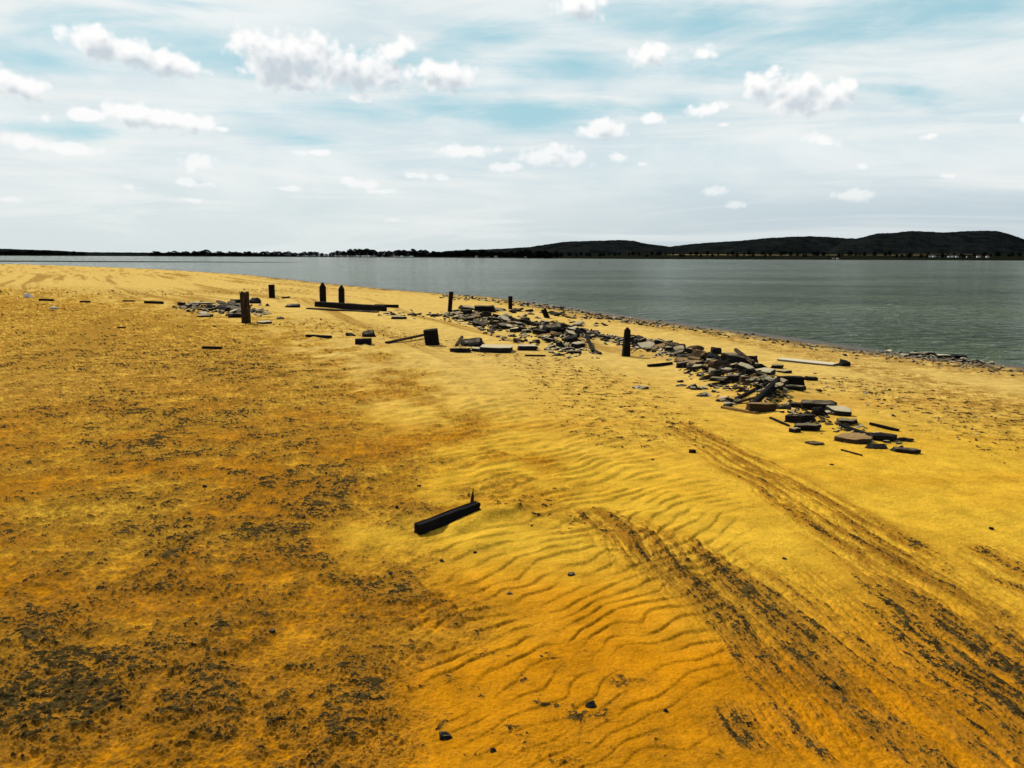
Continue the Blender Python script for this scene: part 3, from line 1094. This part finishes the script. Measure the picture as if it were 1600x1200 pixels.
post('wood_splinter', 737, 797, 771, 5.5, 'thin upright splinter behind the buried foreground timber', 'splinter', 'brown_wood', rot=20, lean=(0, 6), seed=31, point=0.5, jag=0.04, bury=0.05, thick=0.5)
beam('plank', (227, 475), (254, 476), 5, 4.5, 'dark timber piece flat on sand left of the left rubble heap', 'plank', seed=33)
beam('plank', (62, 471), (83, 471.5), 4, 3.5, 'leftmost dark stick on the far left sand', 'plank', seed=35)
beam('plank', (126, 473), (140, 473.5), 4, 3, 'second dark stick from the left on the far left sand', 'plank', seed=37)
beam('plank', (192, 472.5), (210, 472.5), 4, 2.4, 'third thin stick from the left on the far left sand', 'plank', 'brown_wood', seed=39)
beam('plank', (318, 546), (345, 547), 9, 4, 'flat dark wood piece alone on the left crusted sand', 'plank', seed=41)
beam('plank', (184, 514), (196, 514), 4, 2.5, 'small pale edged chip alone on the left crusted sand', 'plank', 'brown_wood', seed=43)
beam('plank', (1219, 564), (1306, 572), 26, 3.4, 'long whitish board lying flat between the rubble and the water', 'board', 'white_board', seed=45, sink=0.0)
beam('plank', (1358, 671), (1404, 677), 6, 4, 'thin dark plank lying above the last stones of the right row', 'plank', seed=47)
beam('plank', (1313, 673), (1357, 687), 7, 5, 'dark slanting plank before the last dark stones of the right row', 'plank', seed=49)
beam('plank', (1314, 711), (1346, 720), 3, 2.6, 'thin loose stick on bare sand below the right row end', 'stick', 'brown_wood', seed=51)
beam('plank', (1128, 641), (1182, 652), 7, 4, 'sand coloured plank at the foot of the right rubble row', 'plank', 'tan_wood', seed=53)
beam('plank', (1172, 642), (1214, 622), 9, 8, 'black edged plank propped up steeply in the right rubble row', 'plank', seed=55, zb=0.10)
beam('plank', (1150, 628), (1200, 618), 6, 4, 'flatter dark plank left of the propped up plank', 'plank', seed=57, zb=0.04)
beam('plank', (1146, 634), (1188, 628), 5, 3, 'lowest thin plank beside the propped up plank', 'plank', 'brown_wood', seed=59)
beam('plank', (820, 558), (852, 558.5), 4, 2.6, 'thin dark stick on sand before the central rubble', 'stick', seed=61)
beam('plank', (916, 537), (927, 552), 5, 4, 'dark diagonal lath at the right end of the central rubble', 'plank', seed=63, za=0.12)
beam('plank', (925, 549), (938, 556), 5, 4, 'reddish lath fallen below the diagonal lath', 'plank', 'brown_wood', seed=65)
beam('plank', (886, 534), (903, 533), 10, 7, 'black stub of timber at the right of the central rubble', 'plank', seed=67)
beam('plank', (1203, 660), (1232, 672), 4, 3, 'thin twisted stick at the left of the lower dark slabs', 'stick', seed=69)
beam('plank', (713, 543), (722, 528), 4, 3, 'pale shard leaning beside the tilted black block', 'plank', 'brown_wood', seed=71)
beam('plank', (441, 468), (452, 467), 3, 2.5, 'dark stick on sand right of the short square post', 'stick', seed=73)
beam('plank', (480, 529), (517, 531), 7, 5, 'crooked dark driftwood piece left of the small black box', 'driftwood', seed=75, jag=0.03)
beam('timber_block', (556, 541), (580, 541), 14, 11, 'small black box shaped timber block on the pale sand tongue', 'block', seed=77)
beam('plank', (1100, 600), (1150, 597), 6, 4, 'long pale edged plank lying in the middle of the right row', 'plank', 'brown_wood', seed=79, za=0.05, zb=0.08)
beam('plank', (1148, 572), (1176, 590), 5, 5, 'dark lath slanting down the middle of the right row', 'plank', 'brown_wood', seed=81, za=0.22, zb=0.12)
beam('plank', (1012, 575), (1050, 574), 6, 4, 'dark flat plank at the left foot of the right row', 'plank', seed=83)

# ------------------------------------------------------------------ single stones that can be told apart
S = stone
S(776, 553, 46, 9, 'block', 'p', 'large pale square slab at the front of the central rubble', rot=-4, depth=1.0)
S(746, 552, 26, 6, 'slab', 'p', 'pale slab left of the large pale square slab', rot=0, depth=0.9)
S(720, 554, 36, 7, 'slab', 'd', 'long dark slab at the front left corner of the central rubble', rot=-5, depth=0.5)
S(824, 549, 30, 7, 'block', 'p', 'pale block right of the large pale square slab', rot=4, depth=0.8)
S(738, 544, 48, 13, 'wedge', 'd', 'peaked black stone heap behind the dark front slab', rot=0)
S(812, 537, 22, 8, 'wedge', 'b', 'brown tilted stone behind the pale block', rot=20)
S(876, 546, 18, 14, 'boulder', 'p', 'pale round stone at the right of the central rubble', rot=0, depth=0.6)
S(860, 537, 15, 11, 'boulder', 'p', 'small pale stone left of the pale round stone')
S(905, 544, 24, 8, 'slab', 'p', 'pale topped slab right of the pale round stone', rot=6)
S(898, 554, 22, 4, 'slab', 'd', 'thin dark slab below the pale topped slab', rot=4)
S(866, 528, 44, 12, 'wedge', 'd', 'biggest black stone in the right half of the central rubble', rot=0, lift=0.06)
S(900, 530, 30, 12, 'wedge', 'd', 'black pointed stone at the right tip of the central rubble', rot=10)
S(757, 488, 30, 8, 'block', 'd', 'black block at the back of the central rubble', rot=2, lift=0.04)
S(1003, 609, 27, 8, 'boulder', 'p', 'lone pale topped boulder on sand below the thick post', rot=-10, depth=0.9)
S(1090, 560, 32, 13, 'boulder', 'b', 'brown mound stone at the top of the right row')
S(1095, 576, 40, 14, 'boulder', 'b', 'large brown flat boulder below the brown mound stone', lift=0.06)
S(1122, 592, 32, 20, 'boulder', 'b', 'tall tan boulder in the middle of the right row', lift=0.03)
S(1148, 588, 44, 17, 'slab', 'm', 'large tilted black slab with a bright top edge', rot=-14, tilt=-14, roll=16, depth=0.6, lift=0.05)
S(1146, 563, 30, 6, 'block', 'd', 'square black block on the upper edge of the right row', rot=3, lift=0.03)
S(1118, 568, 22, 12, 'wedge', 'd', 'black peaked stone beside the brown flat boulder', lift=0.1)
S(1172, 575, 30, 11, 'slab', 'd', 'black rounded slab on the upper right edge of the row', rot=-10, lift=0.04)
S(1190, 585, 26, 11, 'boulder', 'd', 'dark boulder below the black rounded slab')
S(1199, 595, 38, 7, 'slab', 'p', 'pale diamond shaped slab on the right side of the row', rot=8, depth=0.9, tilt=6)
S(1236, 613, 42, 14, 'block', 'd', 'upright rectangular black block right of the row', rot=-2, depth=0.35)
S(1242, 624, 40, 8, 'slab', 'd', 'flat dark slab at the foot of the rectangular black block', rot=-6, depth=0.6)
S(1185, 612, 38, 10, 'boulder', 'b', 'sandy brown boulder left of the rectangular black block')
S(1190, 650, 42, 14, 'block', 'b', 'brown crumbling chunk below the propped plank', rot=6, depth=0.4)
S(1226, 645, 26, 9, 'wedge', 'd', 'dark wedge right of the brown crumbling chunk')
S(1268, 597, 24, 6, 'slab', 'd', 'lone narrow dark stone right of the row', rot=-18, depth=0.5)
S(1280, 620, 15, 6, 'boulder', 'b', 'small brown clod right of the rectangular black block')
S(1216, 578, 24, 6, 'slab', 'd', 'flat dark stone at the upper right end of the row', rot=-12)
S(1226, 586, 28, 4, 'slab', 'm', 'thin low stone below the flat dark end stone', rot=-8)
S(1322, 573, 22, 11, 'wedge', 'd', 'small pyramid shaped dark stone at the right end of the white board')
S(1254, 641, 44, 9, 'slab', 'd', 'left upper slab of the lower dark group', rot=-32, depth=0.4)
S(1281, 645, 48, 13, 'block', 'd', 'broad black slab at the top of the lower dark group', rot=-14, depth=0.55, tilt=5)
S(1303, 640, 20, 9, 'boulder', 'd', 'small dark stone right of the broad black slab')
S(1283, 660, 30, 17, 'boulder', 'd', 'black upright boulder in the middle of the lower dark group')
S(1315, 659, 46, 12, 'slab', 'p', 'pale topped slab in the lower dark group', rot=10, depth=0.9, tilt=4)
S(1256, 668, 50, 12, 'slab', 'd', 'rounded black slab at the left of the lower dark group', rot=10, depth=0.6)
S(1262, 679, 54, 10, 'slab', 'd', 'lowest long black slab of the lower dark group', rot=-8, depth=0.4)
S(1243, 682, 20, 7, 'slab', 'm', 'small stone under the lowest long black slab', rot=-20)
S(1326, 672, 36, 7, 'slab', 'd', 'flat black stone right of the lowest long slab', rot=-4)
S(1382, 695, 50, 12, 'slab', 'd', 'big oval black stone near the end of the right row', rot=-3, depth=0.6)
S(1417, 694, 28, 8, 'boulder', 'd', 'oval black stone right of the big oval stone', rot=-6)
S(1343, 700, 60, 10, 'slab', 'b', 'speckled brown slab sunk in sand near the row end', rot=-12, depth=0.7)
S(1372, 709, 38, 7, 'wedge', 'd', 'black wedge at the edge of the speckled brown slab', rot=5)
S(1418, 714, 48, 7, 'slab', 'd', 'last low black stone at the end of the right row', rot=-18, depth=0.4)
S(1277, 703, 30, 3, 'slab', 'b', 'round flat brown clod in bare sand below the row', rot=0)
S(396, 476, 22, 12, 'wedge', 'd', 'black peaked stone behind the tall split brown post')
S(370, 475, 28, 6, 'slab', 'd', 'dark flat stone left of the black peaked stone', rot=2)
S(348, 489, 26, 8, 'boulder', 'd', 'dark hump in the middle of the left rubble heap')
S(317, 497, 24, 6, 'wedge', 'm', 'front left stone of the left rubble heap')
S(372, 498, 36, 6, 'slab', 'd', 'long dark front stone of the left rubble heap', rot=3)
S(412, 509, 24, 4, 'slab', 'p', 'pale flat stone at the foot of the tall split brown post', rot=8)
S(436, 501, 14, 5, 'wedge', 'd', 'small dark stone alone right of the left rubble heap')
S(313, 476, 48, 2.5, 'slab', 'p', 'thin pale slab at the back of the left rubble heap', rot=2, depth=0.3)
S(282, 479, 15, 5, 'slab', 'm', 'leftmost stone of the left rubble heap')
S(455, 482, 26, 7, 'wedge', 'm', 'notched stone between the left heap and the long beam')
S(575, 529, 26, 11, 'wedge', 'd', 'dark peaked stone behind the small black box')
S(548, 528, 20, 7, 'wedge', 'd', 'dark stone left of the peaked stone by the small black box')
S(622, 501, 26, 5, 'slab', 'm', 'widest flat stone before the right end of the long beam')
S(680, 497, 16, 4, 'slab', 'd', 'dark flat stone left of the slim leaning post')
S(1455, 549, 28, 8, 'boulder', 'd', 'largest wet black rock at the water edge')
S(1478, 553, 24, 6, 'slab', 'p', 'bright topped rock before the largest wet rock')
S(1503, 552, 26, 7, 'slab', 'd', 'wet dark slab right of the largest wet rock')
S(1435, 548, 20, 4, 'slab', 'p', 'pale rock left of the largest wet rock')

# white litter
for (px, py, wp, hp, lb) in ((44, 466, 13, 8, 'crumpled white scrap on the far left sand'), (85, 484, 13, 4, 'small flat white scrap below the leftmost stick')):
    s, p = metres(px, py)
    bm = bmesh.new()
    bmesh.ops.create_icosphere(bm, subdivisions=2, radius=0.5)
    rough_up(bm, 0.28, 2.2, px)
    o = bpy.data.objects.new('plastic_scrap', mesh_from_bm('plastic_scrap', bm, M['scrap']))
    COL.objects.link(o)
    o.scale = (wp * s, wp * s * 0.7, hp * s)
    o.location = (p.x, p.y, gz(p.x, p.y) + hp * s * 0.3)
    tag(o, lb, 'litter')


# ------------------------------------------------------------------ rubble filling the heaps
def fill(n, path, wr, hr, tones, label, group, lift=0.0, styles=('slab', 'slab', 'slab', 'wedge', 'wedge', 'boulder'), seed=1, name='broken_stone'):
    rnd = random.Random(seed)
    segs = list(zip(path[:-1], path[1:]))
    ln = [math.hypot(b[0] - a[0], (b[1] - a[1]) * 3) * (a[2] + b[2]) for a, b in segs]
    tot = sum(ln)
    for k in range(n):
        q = rnd.uniform(0, tot)
        for (a, b), l in zip(segs, ln):
            if q <= l:
                break
            q -= l
        t = q / l
        off = rnd.gauss(0, 0.45)
        off = max(-1, min(1, off))
        r = a[2] + (b[2] - a[2]) * t
        px = a[0] + (b[0] - a[0]) * t + rnd.uniform(-0.5, 0.5) * r
        py = a[1] + (b[1] - a[1]) * t + off * r * 0.5
        wp = rnd.uniform(*wr) * (1.4 if rnd.random() < 0.25 else 1.1)
        hp = rnd.uniform(*hr) * 0.68
        st = rnd.choice(styles)
        o = stone(px, py, wp, hp, st, rnd.choice(tones), label, group, rot=rnd.uniform(-35, 35), tilt=rnd.uniform(-12, 20), roll=rnd.uniform(-22, 22),
                  lift=lift * (1 - abs(off)) * rnd.random(), name=name)


fill(66, [(706, 494, 18), (740, 500, 30), (790, 512, 36), (850, 522, 42), (905, 535, 30)], (11, 24), (4, 9), 'dddmmmppb', 'broken dark stone piled in the central rubble heap', 'stones of the central rubble heap', 0.16, seed=1)
fill(20, [(712, 486, 9), (760, 486, 9), (820, 489, 9), (880, 492, 6)], (10, 20), (3, 6), 'dddm', 'dark stone along the back edge of the central rubble', 'stones along the back of the central rubble', 0.03, seed=2)
fill(14, [(880, 496, 6), (960, 498, 5), (1030, 505, 4)], (7, 13), (2.2, 4), 'dddm', 'small dark stone in the thin line beside the wet shore', 'stones in the line by the shore', 0.0, seed=3)
fill(10, [(885, 508, 8), (960, 512, 8)], (10, 22), (3, 5), 'ddm', 'flat dark stone behind the gap right of the central rubble', 'flat stones behind the central gap', 0.0, seed=4)
fill(16, [(915, 528, 14), (965, 533, 14)], (9, 20), (3, 7), 'dddmp', 'dark stone heaped left of the thick round topped post', 'stones left of the thick post', 0.05, seed=5)
fill(46, [(985, 536, 20), (1010, 542, 22), (1040, 550, 24), (1070, 560, 20)], (11, 25), (4, 10), 'dddmmppb', 'broken dark stone in the heap right of the thick post', 'stones right of the thick post', 0.10, seed=6)
fill(64, [(1070, 572, 24), (1120, 590, 44), (1170, 605, 44), (1215, 625, 22)], (13, 30), (5, 12), 'ddddmmmbbpp', 'broken stone piled in the long right rubble row', 'stones of the long right row', 0.14, seed=7)
fill(24, [(1060, 600, 12), (1110, 622, 18), (1160, 636, 14)], (8, 20), (3, 6), 'ddmmp', 'small stone scattered along the front foot of the right row', 'stones along the foot of the right row', 0.0, seed=8)
fill(36, [(290, 480, 12), (330, 484, 20), (372, 486, 18), (410, 488, 14)], (9, 22), (2.6, 6), 'dddmp', 'dark stone lying in the left rubble heap', 'stones of the left rubble heap', 0.03, seed=9)
fill(10, [(610, 494, 10), (690, 497, 10)], (6, 14), (1.8, 3.6), 'ddm', 'small dark stone on sand between the long beam and the slim post', 'stones between beam and slim post', 0.0, seed=10)
fill(12, [(865, 550, 18), (905, 551, 14)], (9, 18), (3, 6), 'dmp', 'stone at the front right corner of the central rubble', 'stones at the front right of the central rubble', 0.0, seed=11)
fill(16, [(1385, 545, 10), (1460, 552, 12), (1530, 559, 8)], (8, 18), (2, 4.5), 'dddpp', 'small wet stone in the line at the water edge', 'wet stones at the water edge', 0.0, seed=12)
fill(8, [(1240, 660, 20), (1330, 676, 20)], (9, 18), (3, 5), 'dmb', 'small stone beside the lower dark slabs of the right row', 'small stones beside the lower slabs', 0.0, seed=13)



def chips():
    rnd = random.Random(99)
    bm = bmesh.new()
    runs = [([(702, 496, 26), (740, 502, 40), (800, 514, 60), (860, 525, 66), (915, 535, 40)], 950, 3.2), ([(975, 536, 30), (1000, 543, 34), (1040, 552, 36), (1080, 570, 44), (1130, 595, 74), (1180, 612, 70), (1225, 632, 34)], 1000, 3.2),
            ([(280, 482, 20), (340, 486, 36), (420, 490, 20)], 330, 2.6), ([(1230, 650, 40), (1300, 668, 60), (1400, 700, 40)], 130, 3.5), ([(915, 524, 20), (970, 534, 20)], 110, 2.5),
            ([(600, 492, 20), (700, 497, 20)], 60, 2.2), ([(870, 548, 40), (925, 552, 30)], 70, 2.5), ([(860, 492, 30), (1040, 506, 20)], 70, 2.2), ([(1380, 545, 30), (1540, 560, 30)], 120, 2.4),
            ([(690, 463, 14), (800, 471, 14), (900, 486, 16), (1000, 502, 18), (1200, 529, 22), (1400, 558, 26), (1620, 582, 30)], 800, 2.0), ([(1250, 600, 60), (1420, 640, 90), (1600, 690, 120)], 120, 2.0)]
    for path, n, big in runs:
        segs = list(zip(path[:-1], path[1:]))
        for k in range(n):
            a, b_ = rnd.choice(segs)
            t = rnd.random()
            r = a[2] + (b_[2] - a[2]) * t
            off = max(-1.2, min(1.2, rnd.gauss(0, 0.5)))
            px = a[0] + (b_[0] - a[0]) * t + rnd.uniform(-0.5, 0.5) * r
            py = a[1] + (b_[1] - a[1]) * t + off * r * 0.30
            s, p = metres(px, py)
            q = rnd.uniform(0.6, 2.2) * big * s
            fl = rnd.uniform(0.15, 0.6)
            z = gz(p.x, p.y) + 0.2 * q * fl
            rot = Matrix.Rotation(rnd.uniform(0, 6.3), 3, 'Z') @ Matrix.Rotation(rnd.gauss(0, 0.35), 3, 'X') @ Matrix.Rotation(rnd.gauss(0, 0.35), 3, 'Y')
            m_ = rnd.choice([3, 4, 4, 5])
            ring = []
            for zz, kk in ((-.5, 1), (.5, rnd.uniform(0.7, 1))):
                ring.append([bm.verts.new(p.xy.to_3d() + Vector((0, 0, z)) + rot @ Vector((math.cos(w_) * q * kk * rnd.uniform(.7, 1.2), math.sin(w_) * q * kk * rnd.uniform(.5, .9), zz * q * fl)))
                             for w_ in [i * 2 * math.pi / m_ for i in range(m_)]])
            mi = rnd.choice([0, 0, 1, 1, 1, 2])
            for i in range(m_):
                bm.faces.new((ring[0][i], ring[0][(i + 1) % m_], ring[1][(i + 1) % m_], ring[1][i])).material_index = mi
            bm.faces.new(ring[1]).material_index = mi
            bm.faces.new(ring[0][::-1]).material_index = mi
    me = mesh_from_bm('rubble_chips', bm, M['dark_stone'])
    me.materials.append(M['mid_stone'])
    me.materials.append(M['pale_stone'])
    o = bpy.data.objects.new('rubble_chips', me)
    COL.objects.link(o)
    o['kind'] = 'stuff'
    o['label'] = 'small stone chips between the rubble stones'


chips()

CLODS = [(868, 774, 11), (874, 818, 10), (797, 940, 15), (893, 906, 13), (924, 1124, 22), (697, 1176, 26), (940, 702, 7), (815, 770, 7), (550, 1052, 14), (425, 1000, 13),
         (1082, 715, 12), (320, 770, 9), (1220, 615, 6), (668, 852, 8), (690, 884, 9), (742, 872, 7), (1020, 725, 6), (655, 768, 7), (620, 800, 6), (1225, 885, 9), (510, 745, 6),
         (845, 1040, 8), (1040, 1130, 10), (610, 905, 8), (770, 1195, 12), (1300, 735, 7), (1550, 835, 8), (970, 640, 6), (905, 620, 6), (860, 640, 5)]
for px, py, wp in CLODS:
    stone(px, py, wp, wp * 0.45, rng.choice(['wedge', 'boulder', 'slab']), 'd', 'small dark clod lying loose on the open sand', 'dark clods on the open sand', rot=rng.uniform(-40, 40), name='clod', cat='clod')


# ------------------------------------------------------------------ trees and houses on the far bank
def tree_mesh(seed, conifer=False):
    rnd = random.Random(seed)
    bm = bmesh.new()
    bmesh.ops.create_cone(bm, segments=6, radius1=0.035, radius2=0.015, depth=0.5, cap_ends=True, matrix=Matrix.Translation((0, 0, 0.22)))
    nt = len(bm.faces)
    for k in range(260):
        # leaf clumps through an uneven crown
        z = rnd.random()
        r = (0.40 * math.sin(math.pi * min(1, 0.12 + 0.86 * z)) ** 0.7) if not conifer else 0.24 * (1.05 - z)
        a = rnd.uniform(0, 2 * math.pi)
        q = math.sqrt(rnd.random()) * r * (1 + 0.35 * mnoise.noise(Vector((math.cos(a) * 2, math.sin(a) * 2, z * 4 + seed))))
        c = Vector((q * math.cos(a), q * math.sin(a), 0.17 + 0.83 * z))
        n = Vector((rnd.gauss(0, 1), rnd.gauss(0, 1), rnd.gauss(0, 1))).normalized()
        t = n.orthogonal().normalized()
        b_ = n.cross(t)
        s = rnd.uniform(0.05, 0.11)
        vs = [bm.verts.new(c + t * s * math.cos(x) + b_ * s * math.sin(x)) for x in (0, 2.1, 4.2)]
        bm.faces.new(vs)
    me = mesh_from_bm('tree', bm, M['tree'])
    me.materials.append(M['trunk'])
    for i, p in enumerate(me.polygons):
        if i < nt:
            p.material_index = 1
    return me


TREES = [tree_mesh(k) for k in range(5)]


def tree(px, base_dist, hpx, label, group, wide=1.0, rnd=None):
    d = ray(px, 402)
    k = base_dist / d.y
    x, y = d.x * k, base_dist
    o = bpy.data.objects.new('tree', TREES[rnd.randrange(5)])
    COL.objects.link(o)
    h = hpx * base_dist / F_PX
    o.scale = (h * wide, h * wide, h)
    o.rotation_euler = (0, 0, rnd.uniform(0, 6))
    o.location = (x, y, float(land_z(np.array([x]), np.array([y]))[0]) - 0.3)
    tag(o, label, 'tree', group)


rt = random.Random(5)
# distinct clumps standing out of the low tree line
for px in np.linspace(492, 868, 88):
    tree(px + rt.uniform(-2, 2), float(far_shore_y(np.array([(px - 800) / F_PX * 2500]))[0]) + rt.uniform(60, 160), rt.uniform(7.5, 11.5) * (1 + 0.15 * math.sin(px * 0.07)) * (0.7 if px < 520 else 1), 'dark tree in the tree line on the middle far bank', 'trees on the middle far bank', rt.uniform(1.3, 1.9), rt)
for px in np.concatenate([np.linspace(236, 486, 56), np.linspace(-10, 130, 24)]):
    tree(px + rt.uniform(-2, 2), float(far_shore_y(np.array([(px - 800) / F_PX * 2900]))[0]) + rt.uniform(60, 160), rt.uniform(5, 8) * (1.35 if abs(px - 316) < 8 else 1), 'small dark tree in the low tree line on the left far bank', 'trees on the left far bank', rt.uniform(1.6, 2.4), rt)
for px in np.linspace(870, 1590, 80):
    dd = rt.choice([300, 620, 640, 700])
    tree(px + rt.uniform(-4, 4), float(far_shore_y(np.array([(px - 800) / F_PX * 1600]))[0]) + dd, rt.uniform(4, 8), 'dark tree among the fields below the right hills', 'trees below the right hills', rt.uniform(1.0, 1.7), rt)


def house_parts():
    bm = bmesh.new()
    bmesh.ops.create_cube(bm, size=1, matrix=Matrix.Translation((0, 0, 0.5)))
    wall = mesh_from_bm('wall', bm, M['house_wall'])
    bm = bmesh.new()
    v = [bm.verts.new(c) for c in ((-.55, -.58, 1), (.55, -.58, 1), (.55, .58, 1), (-.55, .58, 1), (-.55, 0, 1.5), (.55, 0, 1.5))]
    for f in ((0, 1, 5, 4), (2, 3, 4, 5), (0, 4, 3), (1, 2, 5), (3, 2, 1, 0)):
        bm.faces.new([v[i] for i in f])
    roof = mesh_from_bm('roof', bm, M['house_roof'])
    return wall, roof


WALL, ROOF = house_parts()


def house(px, dist, wpx, hpx, label, group):
    d = ray(px, 402)
    k = dist / d.y
    x, y = d.x * k, dist
    e = bpy.data.objects.new('house', None)
    COL.objects.link(e)
    s = dist / F_PX
    e.location = (x, y, float(land_z(np.array([x]), np.array([y]))[0]) - 0.2)
    e.rotation_euler = (0, 0, rt.uniform(-0.5, 0.5))
    e.scale = (wpx * s, wpx * s * 0.8, hpx * s)
    tag(e, label, 'house', group)
    for nm, me in (('wall', WALL), ('roof', ROOF)):
        c = bpy.data.objects.new(nm, me)
        COL.objects.link(c)
        c.parent = e


def shore_at(px, D=1500):
    return float(far_shore_y(np.array([(px - 800) / F_PX * D]))[0])


for px, dd in ((1453, 420), (1459, 430), (1466, 420), (1483, 400), (1489, 420), (1495, 400), (1512, 380), (1529, 400), (1543, 390)):
    house(px, shore_at(px) + dd, rt.uniform(3.5, 5), 2.6, 'tiny white house in the village below the right hill', 'houses of the village below the right hill')
for px, dd in ((1302, 60), (1309, 66)):
    house(px, shore_at(px) + dd, 3.4, 1.8, 'tiny white building alone near the water on the right far bank', 'white buildings near the right far water')
for px, dd in ((822, 380), (830, 380), (838, 360), (848, 380), (762, 120), (775, 90), (745, 100)):
    house(px, shore_at(px, 1900) + dd, 4, 2.2, 'tiny white house among trees on the middle far bank', 'houses on the middle far bank')
print('stones', stone_count[0], 'objects', len(bpy.data.objects))
